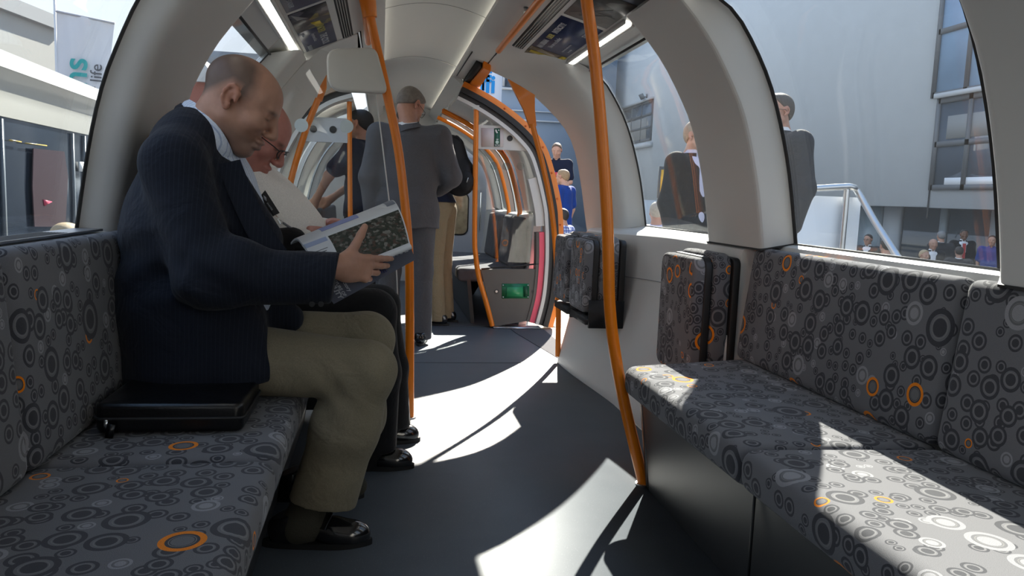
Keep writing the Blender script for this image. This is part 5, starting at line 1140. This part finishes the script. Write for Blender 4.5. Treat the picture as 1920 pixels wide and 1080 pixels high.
# long building along the right
RND = M('pale_render', (.62, .67, .71), .9, bump=.1, bscale=30, var=.05, vscale=1.5)
FRM = M('window_frame_grey', (.12, .13, .14), .5); PANE = M('window_reflective', (.12, .15, .19), .06, spec=1., var=.3, vscale=1.2); DKG = M('dark_glazing', (.035, .05, .065), .08, spec=.8, var=.4, vscale=.8); LEDG = M('pale_ledge', (.55, .57, .58), .8)
BX = 14.5
bt = thing('building', 'long pale rendered building with grey framed windows beyond the right windows', 'building', (BX+2, 20, GZ))
yJ = atx(1755, 200, BX)[1]; zo = atx(1700, 387, BX)[2]
b = B(); b.box(BX, BX+6, yJ, 95, zo, 16); obj('long_wall', b, RND, bt)
b = B(); b.box(BX+.04, BX+6, -4, yJ-.03, zo-.02, 16); obj('near_wall', b, RND, bt)
b = B(); b.box(BX+.02, BX+.05, yJ-.06, yJ-.02, zo-.3, 16); obj('downpipe', b, FRM, bt)
b = B(); b.box(BX+1.0, BX+6, -4, 95, GZ, zo); obj('ground_floor', b, DKG, bt)
b = B(); b.box(BX+.01, BX+5, atx(1480, 400, BX)[1], 95, GZ, zo+.1); obj('lower_wall', b, RND, bt)
for px in (1605, 1655, 1690, 1775, 1872):
    y = atx(px, 400, BX+1)[1]; b = B(); b.box(BX+.9, BX+1.0, y-.12, y+.12, GZ, zo); obj('mullion', b, M('blue_grey_mullion', (.20, .25, .29), .5), bt)
y0, y1 = atx(1690, 400, BX+.9)[1], atx(1660, 400, BX+.9)[1]
b = B(); b.box(BX+.85, BX+.99, min(y0, y1), max(y0, y1), GZ, zo); obj('light_pier', b, M('pier_grey', (.34, .38, .42), .7), bt)
y0, y1 = atx(1650, 400, BX+.9)[1], atx(1608, 400, BX+.9)[1]
b = B(); b.box(BX+.88, BX+.99, min(y0, y1), max(y0, y1), GZ, zo); obj('light_glazing', b, M('pale_glazing', (.20, .27, .32), .2), bt)
def window(pa, pb, X, cols, rows, lab='window', ledge=True, mat=PANE):
    a, c = atx(*pa, X), atx(*pb, X); y0, y1 = min(a[1], c[1]), max(a[1], c[1]); z0, z1 = min(a[2], c[2]), max(a[2], c[2])
    b = B(); f = .07
    ys = [y0+(y1-y0)*i/cols for i in range(cols+1)]; zs = [z0+(z1-z0)*i/rows for i in range(rows+1)]
    for y in ys: b.box(X-.06, X+.02, y-f, y+f, z0-f, z1+f)
    for z in zs: b.box(X-.06, X+.02, y0, y1, z-f, z+f)
    w = obj('window', b, FRM, bt); b = B(); b.box(X-.02, X+.01, y0, y1, z0, z1); obj('pane', b, mat, w)
    if ledge: b = B(); b.box(X-.15, X+.02, y0-.1, y1+.1, z1+f, z1+f+.12); obj('lintel', b, LEDG, bt)
    return w
w = window((1764, 190), (1950, 350), BX, 3, 2)
zz = atx(1764, 341, BX)[2]; ya = atx(1762, 340, BX)[1]; b = B(); b.box(BX-.03, BX-.02, ya-3.2, ya-.2, zz-.1, zz+.1); obj('white_reflection_strip', b, M('board_white', (.8, .82, .84), .5), w)  # reflection in the pane, modelled as a thin white strip
b = B(); za, zb = atx(1764, 220, BX)[2], atx(1764, 262, BX)[2]; b.box(BX-.03, BX-.021, ya-4.2, ya-.1, zb, za); obj('blind', b, M('blind_grey', (.30, .31, .31), .8), w)
window((1776, -60), (1960, 143), BX, 3, 2, mat=M('sky_reflection_pane', (.34, .50, .70), .05, spec=1., var=.25, vscale=.9))  # upper panes coloured blue to stand for reflected sky
window((1170, 207), (1221, 261), BX, 3, 3)
p = atx(1221, 264, BX); q = atx(1168, 264, BX); b = B(); b.box(BX-.3, BX+.02, p[1]-.3, q[1], p[2]-.35, p[2]-.1); obj('sill', b, LEDG, bt)
w = window((1071, 332), (1079, 434), BX, 1, 2, mat=M('teal_glass', (.20, .36, .38), .2), ledge=False)
p = atx(1100, 262, BX); b = B(); b.box(BX-.05, BX, 42, 90, atx(1060, 292, BX)[2], atx(1060, 264, BX)[2]); obj('concrete_band', b, M('concrete_band', (.30, .30, .29), .9, var=.3, vscale=.5), bt)
def flood(px, py, X, s, lab):
    p = atx(px, py, X)-v3((.06*s+.02, 0, 0)); t = thing('floodlight', lab, 'lamp', tuple(p))
    b = B(); b.obox(p+v3((-.5*s, 0, 0)), [_n((.8, 0, .5)), (0, 1, 0), _n((-.5, 0, .8))], (.10*s, .42*s, .28*s)); obj('lamp_head', b, M('lamp_grey', (.20, .21, .22), .4), t)
    b = B(); b.tube([p+v3((0, 0, .3*s)), p+v3((0, 0, -.35*s))], .05*s, 8); b.tube([p+v3((-.5*s, 0, 0)), p], .05*s, 8); obj('bracket', b, FRM, t)
flood(1214, 182, BX, .55, 'floodlight on the pale wall above the small window of three panes')
flood(1047, 246, BX, 1.3, 'floodlight high on the wall seen through the open doorway')
# end facade seen above the doorway
FY = 46
ef = thing('building', 'blue grey panelled building glimpsed through the top of the open right doorway', 'building', (7, FY, GZ))
x0, x1 = at(941, 150, FY)[0], at(1075, 150, FY)[0]; b = B(); b.box(x0, min(x1+4, BX-.7), FY, FY+6, GZ, 14.5); obj('facade', b, M('blue_cladding', (.24, .31, .40), .7), ef)
for (a, c) in (((945, 128), (1035, 168)),):
    p, q = at(*a, FY), at(*c, FY); b = B(); b.box(p[0], q[0], FY-.1, FY, q[2], p[2]); f = obj('window_band', b, PANE, ef)
    b = B()
    for k in range(6): x = p[0]+(q[0]-p[0])*k/5; b.box(x-.06, x+.06, FY-.2, FY-.1, q[2], p[2])
    obj('mullions', b, LEDG, f)
for (ya, yb) in ((168, 172), (205, 214), (225, 229)):
    p, q = at(940, ya, FY), at(1060, yb, FY); b = B(); b.box(p[0], q[0], FY-.25, FY, q[2], p[2]); obj('ledge', b, LEDG, ef)
hb = thing('banner', 'tall white banner with blue lettering above the right doorway', 'banner', tuple(at(915, 170, 40)))
p, q = at(888, 60, 40), at(936, 300, 40); b = B(); b.box(p[0], q[0], 40, 40.1, GZ, p[2]); obj('cloth', b, M('banner_white', (.85, .85, .86), .8), hb)
CY = M('banner_cyan', (.01, .30, .72), .6)
a = at(901, 170, 39.95); up = v3((0, 0, 1)); rt = v3((1, 0, 0))
for (s, px, py, sz) in (('ili', 899, 172, 1.25), ('E', 908, 152, .75), ('l', 903, 168, .8)): text('lettering', s, sz, CY, at(px, py, 39.95), rt, up, hb, .01, bold=.03)
# ramp railing with white board
t = thing('ramp_railing', 'steel tube railing with white board bending down to the right outside', 'railing', tuple(at(1590, 455, 6.0)*v3((1, 1, 0))+v3((0, 0, -.05))))
RY = 6.0; b = B(); b.tube(curve([at(1380, 362, RY), at(1490, 356, RY), at(1575, 350.5, RY), at(1598, 351, RY), at(1610, 362, RY), at(1640, 415, RY-.15), at(1668, 458, RY-.3), at(1720, 540, RY-.6)], 6), .028, 14); obj('top_rail', b, STEEL, t)
b = B(); p = at(1588, 355, RY); b.tube([(p[0], p[1], -.05), p], .026, 12); obj('post', b, STEEL, t)
b = B(); p, q = at(1380, 372, RY+.05), at(1606, 470, RY+.05); b.box(p[0], q[0], RY+.05, RY+.08, -.05, at(1550, 368, RY+.05)[2]); obj('board', b, M('board_white'), t)
b = B(); b.tube([at(1507, 360, RY-.04), at(1506, 368, RY-.04), at(1514, 370, RY-.04)], .006, 6); b.tube([at(1528, 358, RY-.04), at(1527, 368, RY-.04)], .006, 6); obj('cable_tie', b, BLACKR, t)
t = thing('notice_board', 'black edged board with a yellow stripe beside the man in the black suit', 'sign', tuple(at(1246, 372, 7.1)))
b = B(); p, q = at(1237, 312, 7.1), at(1275, 373, 7.1); b.box(p[0], q[0], 7.1, 7.13, q[2], p[2]); obj('board', b, M('board_dark', (.08, .085, .09), .5), t)
b = B(); p, q = at(1240.5, 318, 7.09), at(1247, 368, 7.09); b.box(p[0], q[0], 7.09, 7.1, q[2], p[2]); obj('yellow_stripe', b, M('notice_yellow', (.75, .42, .02), .5), t)
b = B(); p = at(1250, 373, 7.1); b.box(p[0], p[0]+.05, 7.1, 7.14, -.05, p[2]+.05); obj('leg', b, BLACKR, t)
# people outside
def outside(lab, px, py, Y, H, yaw, z0=None, **kw):
    p = at(px, py, Y); zt = p[2]
    if z0 is None: z0 = zt-H
    H = zt-z0
    kw.setdefault('res', .014)
    r = stander(lab, p[0], Y, z0, H, yaw, **kw)
    if z0 > GZ+.03 and not (Y < 7.4 and abs(z0+.05) < .02):
        b = B(); b.box(p[0]-.5, p[0]+.5, Y-.45, Y+.45, GZ, z0); struct('platform', b, CONC)
    return r
bend = {'R': ((-.01, -.185, 1.415), (.02, -.24, 1.13), (.20, -.08, 1.0)), 'L': ((-.01, .185, 1.415), (.02, .24, 1.13), (.20, .08, 1.0))}
outside('man in a black suit and pale shirt standing outside the middle right window', 1304, 222, 5.15, 1.8, -1.0, z0=-.05, top='jacket', tcol=BLK, pants=BLK, hair=(.30, .24, .18), shirt=cloth('lilac_shirt', (.62, .60, .74), .8, wr=.2), skin=(.50, .30, .23), res=.010)
outside('man in a charcoal suit outside, half hidden by the near right arch', 1468, 172, 5.0, 1.85, 3.35, z0=-.05, top='jacket', tcol=CHAR, pants=CHAR, hair=(.06, .045, .035), gl=True, res=.010)
outside('person with fair grey hair low in the middle right window', 1233, 376, 6.9, 1.5, 1.2, top='tee', tcol=cloth('lavender_shirt', (.42, .42, .62), .8), pants=DRK, hair=(.36, .33, .28))
_nv = outside('smiling man in a navy T-shirt standing highest beyond the doorway', 1045, 267, 12.6, 1.8, -1.9, top='tee', tcol=NVT, pants=DRK, hair=(.13, .08, .05), skin=(.50, .29, .21), arms=bend, hpitch=-.35)
tq, wq, *_ = _nv
for dx, dz, c_, nm in ((.03, 1.24, (.55, .05, .07), 'red_print'), (-.04, 1.26, (.05, .12, .55), 'blue_print')): b = B(); b.obox(wq(.126, dx, dz), [wq(0, 1, 0)-wq(0, 0, 0), (0, 0, 1), wq(1, 0, 0)-wq(0, 0, 0)], (.04, .035, .006)); obj(nm, b, M(nm, c_, .7), tq)
outside('man in a bright blue polo shirt seen from behind through the doorway', 1059, 316, 11.6, 1.75, 2.35, top='tee', tcol=BLP, pants=DRK, hair=(.30, .20, .11), skin=(.50, .29, .21))
outside('man in a blue checked shirt, lowest of three beyond the doorway', 1057, 389, 10.9, 1.75, 2.4, top='tee', tcol=CHK, pants=DRK, hair=(.02, .015, .012), skin=(.40, .22, .15))
cr = [('dark haired person just right of the white railing board', 1594, 438, 0, -1.2, DRK, (.015, .012, .01), False, 'tee'), ('man with short dark hair and sunglasses beside the railing board', 1630, 438, 0, -2.6, CHAR, (.03, .02, .015), False, 'jacket'),
      ('person half hidden by the sloping railing tube outside', 1664, 447, 0, 1.4, WSH, (.04, .03, .02), False, 'tee'), ('bald man facing the carriage low in the near right window', 1750, 446, 0, -1.9, DRK, (.3, .28, .25), True, 'jacket'),
      ('grey haired person in the crowd turned away, left of the red tie', 1767, 432, 1, 1.2, CHAR, (.20, .20, .20), False, 'jacket'), ('dark suited man with white shirt and red tie in the crowd', 1808, 429, 1, -2.0, BLK, (.012, .01, .01), False, 'jacket'),
      ('person with thick black hair at the right end of the crowd', 1862, 440, 0, -2.4, BLP, (.008, .007, .007), False, 'tee'), ('fair haired person lowest in the near right window', 1732, 467, -1, -1.5, KHK, (.45, .34, .20), False, 'tee'), ('short dark haired person below the red tie man', 1800, 461, -1, 1.0, CHAR, (.03, .02, .015), False, 'jacket')]
for (lab, px, py, dz, yaw, tc_, hc_, bald, top) in cr:
    H = {1594: 1.80, 1630: 1.66, 1664: 1.80, 1750: 1.66, 1767: 1.84, 1808: 1.74, 1862: 1.70, 1732: 1.58, 1800: 1.56}[px]
    Y = min(atz(px, py, GZ+H)[1], {1750: 14.2, 1767: 15.6, 1808: 16.6, 1862: 15.4, 1630: 15.0, 1800: 13.2}.get(px, 14.5)); H = at(px, py, Y)[2]-GZ
    r = outside(lab, px, py, Y, H, yaw, z0=GZ, top=top, tcol=tc_, pants=DRK, hair=hc_, bald=bald, res=.018, skin=(.42, .24, .17) if py != 429 else (.16, .08, .05), group=None, gl=(px == 1630))
    if px == 1808:
        t, w, *_ = r; b = ribbon([w(.125, 0, 1.43), w(.135, 0, 1.3), w(.145, 0, 1.1)], .07, tuple(w(1, 0, 1)-w(0, 0, 1)), .006); obj('tie', b, M('red_tie', (.45, .03, .03), .6), t)
# left side: another vehicle, flag, buildings
t = thing('vehicle', 'white roofed rail vehicle with dark glazing outside the left windows', 'train', (-4, 6, GZ))
g0, g1 = atz(0, 217, 1.75), atz(166, 253, 1.75); d = (g1-g0); d /= np.linalg.norm(d); nrm = v3((-d[1], d[0], 0)); nrm = nrm if nrm[0] < 0 else -nrm
def tl(s, o, z): q = g0+d*s+nrm*o; return (q[0], q[1], z)
def ray_side(px, py): # point on the vehicle's side plane
    r = RW @ np.array([px-960., py-540., FPX]); k = nrm.dot(g0-CAM)/nrm.dot(r); return CAM+r*k
zr0, zr1 = ray_side(0, 75)[2], ray_side(189, 160)[2]; zr = (zr0+zr1)/2
VW = M('vehicle_white', (.46, .455, .415), .3, coat=.3)
zc1, zc2 = ray_side(0, 156)[2], ray_side(0, 131)[2]; secv = [(0, 1.75), (-.02, (zc1+1.75)/2), (-.02, zc1), (-.16, zc2), (-.10, zc2+.06), (.06, zr-.1), (.25, zr), (2.6, zr), (2.6, 1.75)]
b = B(); b.loft([[tl(s, o, z) for o, z in secv] for s in (-6, -2, 2, 6, 10, 14)]); obj('roof', b, VW, t, angle=60)
b = B(); b.loft([[tl(s, o, z) for o, z in ((.03, -.4), (.03, 1.75), (2.6, 1.75), (2.6, -.4))] for s in (-6, 0, 6, 14)]); obj('glazing', b, M('vehicle_dark_glass', (.018, .024, .034), .07, spec=.8, var=.5, vscale=1.6), t, smooth=False)
b = B(); b.loft([[tl(s, o, z) for o, z in ((0, GZ+.4), (0, -.4), (2.6, -.4), (2.6, GZ+.4))] for s in (-6, 14)]); obj('lower_body', b, VW, t, smooth=False)
for px in (6, 138, 160):
    q = ray_side(px, 300); s = (q-g0).dot(d); b = B(); b.hexa([tl(s-.03, -.01, -.3), tl(s+.03, -.01, -.3), tl(s+.03, .03, -.3), tl(s-.03, .03, -.3), tl(s-.03, -.01, 1.72), tl(s+.03, -.01, 1.72), tl(s+.03, .03, 1.72), tl(s-.03, .03, 1.72)]); obj('window_pillar', b, M('pillar_grey', (.10, .12, .14), .3), t)
def side_patch(pts, name, mat, o=.02):
    P = [ray_side(*p)-nrm*o for p in pts]; b = B(); prism(b, P, nrm*.015); return obj(name, b, mat, t)
side_patch([(60, 278), (118, 284), (125, 330), (120, 425), (62, 425), (58, 350)], 'red_panel', M('dull_red', (.028, .008, .012), .3))
side_patch([(78, 374), (94, 378), (80, 386)], 'pink_flag', M('pink_paper', (.55, .06, .12), .5), .03)
side_patch([(14, 261), (36, 265), (36, 267), (14, 263)], 'yellow_bar', M('yellow_bar', (.42, .30, .06), .4), .03); side_patch([(44, 267), (84, 272), (84, 274), (44, 269)], 'yellow_bar', M('yellow_bar'), .03)
side_patch([(146, 303), (156, 304), (156, 322), (146, 321)], 'white_notice', M('board_white'), .03)
b = B(); b.tube([tl(s, .45, zr+.03) for s in (-6, 12)], .025, 6); b.tube([tl(s, .62, zr+.06) for s in (-6, 4)], .02, 6); obj('roof_cable', b, BLACKR, t)
# flag
FLY = 25.0
t = thing('flag', 'white banner flag lettered in teal and grey, above the vehicle roof', 'flag', tuple(at(104, 118, FLY)))
b = B(); p = at(104, 60, FLY); b.tube([(p[0], p[1], GZ), (p[0], p[1], at(104, -60, FLY)[2])], .035, 10); obj('pole', b, M('pole_white', (.7, .7, .72), .4), t)
c = [at(105, 21, FLY), at(215, 44, FLY), at(196, 210, FLY), at(104, 215, FLY)]
A = [[c[0]*(1-u)*(1-v)+c[1]*u*(1-v)+c[2]*u*v+c[3]*(1-u)*v+v3((0, .03*math.sin(9*u+5*v)+.02*math.sin(23*u-6*v), 0)) for v in np.linspace(0, 1, 24)] for u in np.linspace(0, 1, 24)]
b = B(); b.sheet(A, [[q+v3((0, .004, 0)) for q in r] for r in A]); fl_ = obj('cloth', b, M('flag_cloth', (.68, .68, .72), .8), t)
b = B(); b.tube([c[0], c[1]], .03, 8); obj('top_hem', b, M('flag_hem', (.40, .40, .44), .7), t)
rt = at(151, 80, FLY-.08)-at(149, 170, FLY-.08); upv = at(130, 120, FLY)-at(160, 126, FLY)
text('teal_lettering', 'ens', .36*1.2*25/11, M('flag_teal', (.02, .36, .36), .6), at(161, 197, FLY-.09), rt, upv, fl_, .002, bold=.012)
text('grey_lettering', 'for life', .20*25/11, M('flag_grey', (.07, .07, .08), .6), at(189, 199, FLY-.09), rt, upv, fl_, .002, bold=.002)
# grey building behind it
t = thing('building', 'grey flat roofed building behind the flag on the far left', 'building', (-14, 24, GZ))
a, c = at(-60, -22, 34), at(110, 78, 40); dd = c-a
b = B(); prism(b, [(a[0], a[1], GZ), (c[0]+dd[0]*.0, c[1], GZ), (c[0]-9, c[1]+4, GZ), (a[0]-9, a[1]+4, GZ)], (0, 0, a[2]-GZ)); obj('block', b, M('warm_concrete', (.42, .41, .38), .9), t, smooth=False)
b = B(); u = _n((dd[0], dd[1], 0)); A0 = v3((a[0], a[1], a[2])); C0 = v3((c[0], c[1], a[2])); b.obox((A0+C0)/2+v3((0, 0, -.05)), [u, (-u[1], u[0], 0), (0, 0, 1)], (np.linalg.norm(C0-A0)/2+.3, .25, .3)); obj('parapet', b, M('parapet_grey', (.30, .31, .32), .8), t, smooth=False)
# buildings in the far left window
t = thing('building', 'pale blue building behind the reading man\'s head in the far left window', 'building', (-7, 34, GZ))
a, c = at(360, 98, 34), at(520, 110, 34); b = B(); b.box(a[0]-1, c[0], 34, 40, GZ, a[2]); obj('block', b, M('pale_blue_wall', (.40, .47, .54), .8), t, smooth=False)
b = B(); b.box(a[0]-1.1, c[0]+.1, 33.9, 34.0, a[2]-.5, a[2]+.1); obj('eaves', b, M('parapet_grey'), t)
t = thing('building', 'small red brick house low in the far left window', 'building', (-8, 28, GZ))
a, c = at(340, 152, 28), at(402, 190, 28); b = B(); b.box(a[0], c[0], 28, 32, GZ, a[2]); obj('block', b, M('red_brick', (.30, .12, .09), .9), t, smooth=False)
b = B(); prism(b, [(a[0]-.2, 27.8, a[2]), (c[0]+.2, 27.8, a[2]), ((a[0]+c[0])/2, 27.8, a[2]+.9)], (0, 4.4, 0)); obj('gable_roof', b, M('roof_pale', (.5, .5, .5), .8), t, smooth=False)
# person whose head just shows above the left sill
p = at(117, 414, 5.4); stander('person with short sandy hair just below the left window', p[0], p[1], p[2]-1.72, 1.72, 1.0, 'tee', KHK, DRK, hair=(.42, .30, .16), res=.014, skin=(.5, .33, .24))
b = B(); b.box(p[0]-.5, p[0]+.45, p[1]-.5, p[1]+.5, GZ, p[2]-1.72)
if p[2]-1.72 > GZ+.02: struct('platform', b, CONC)
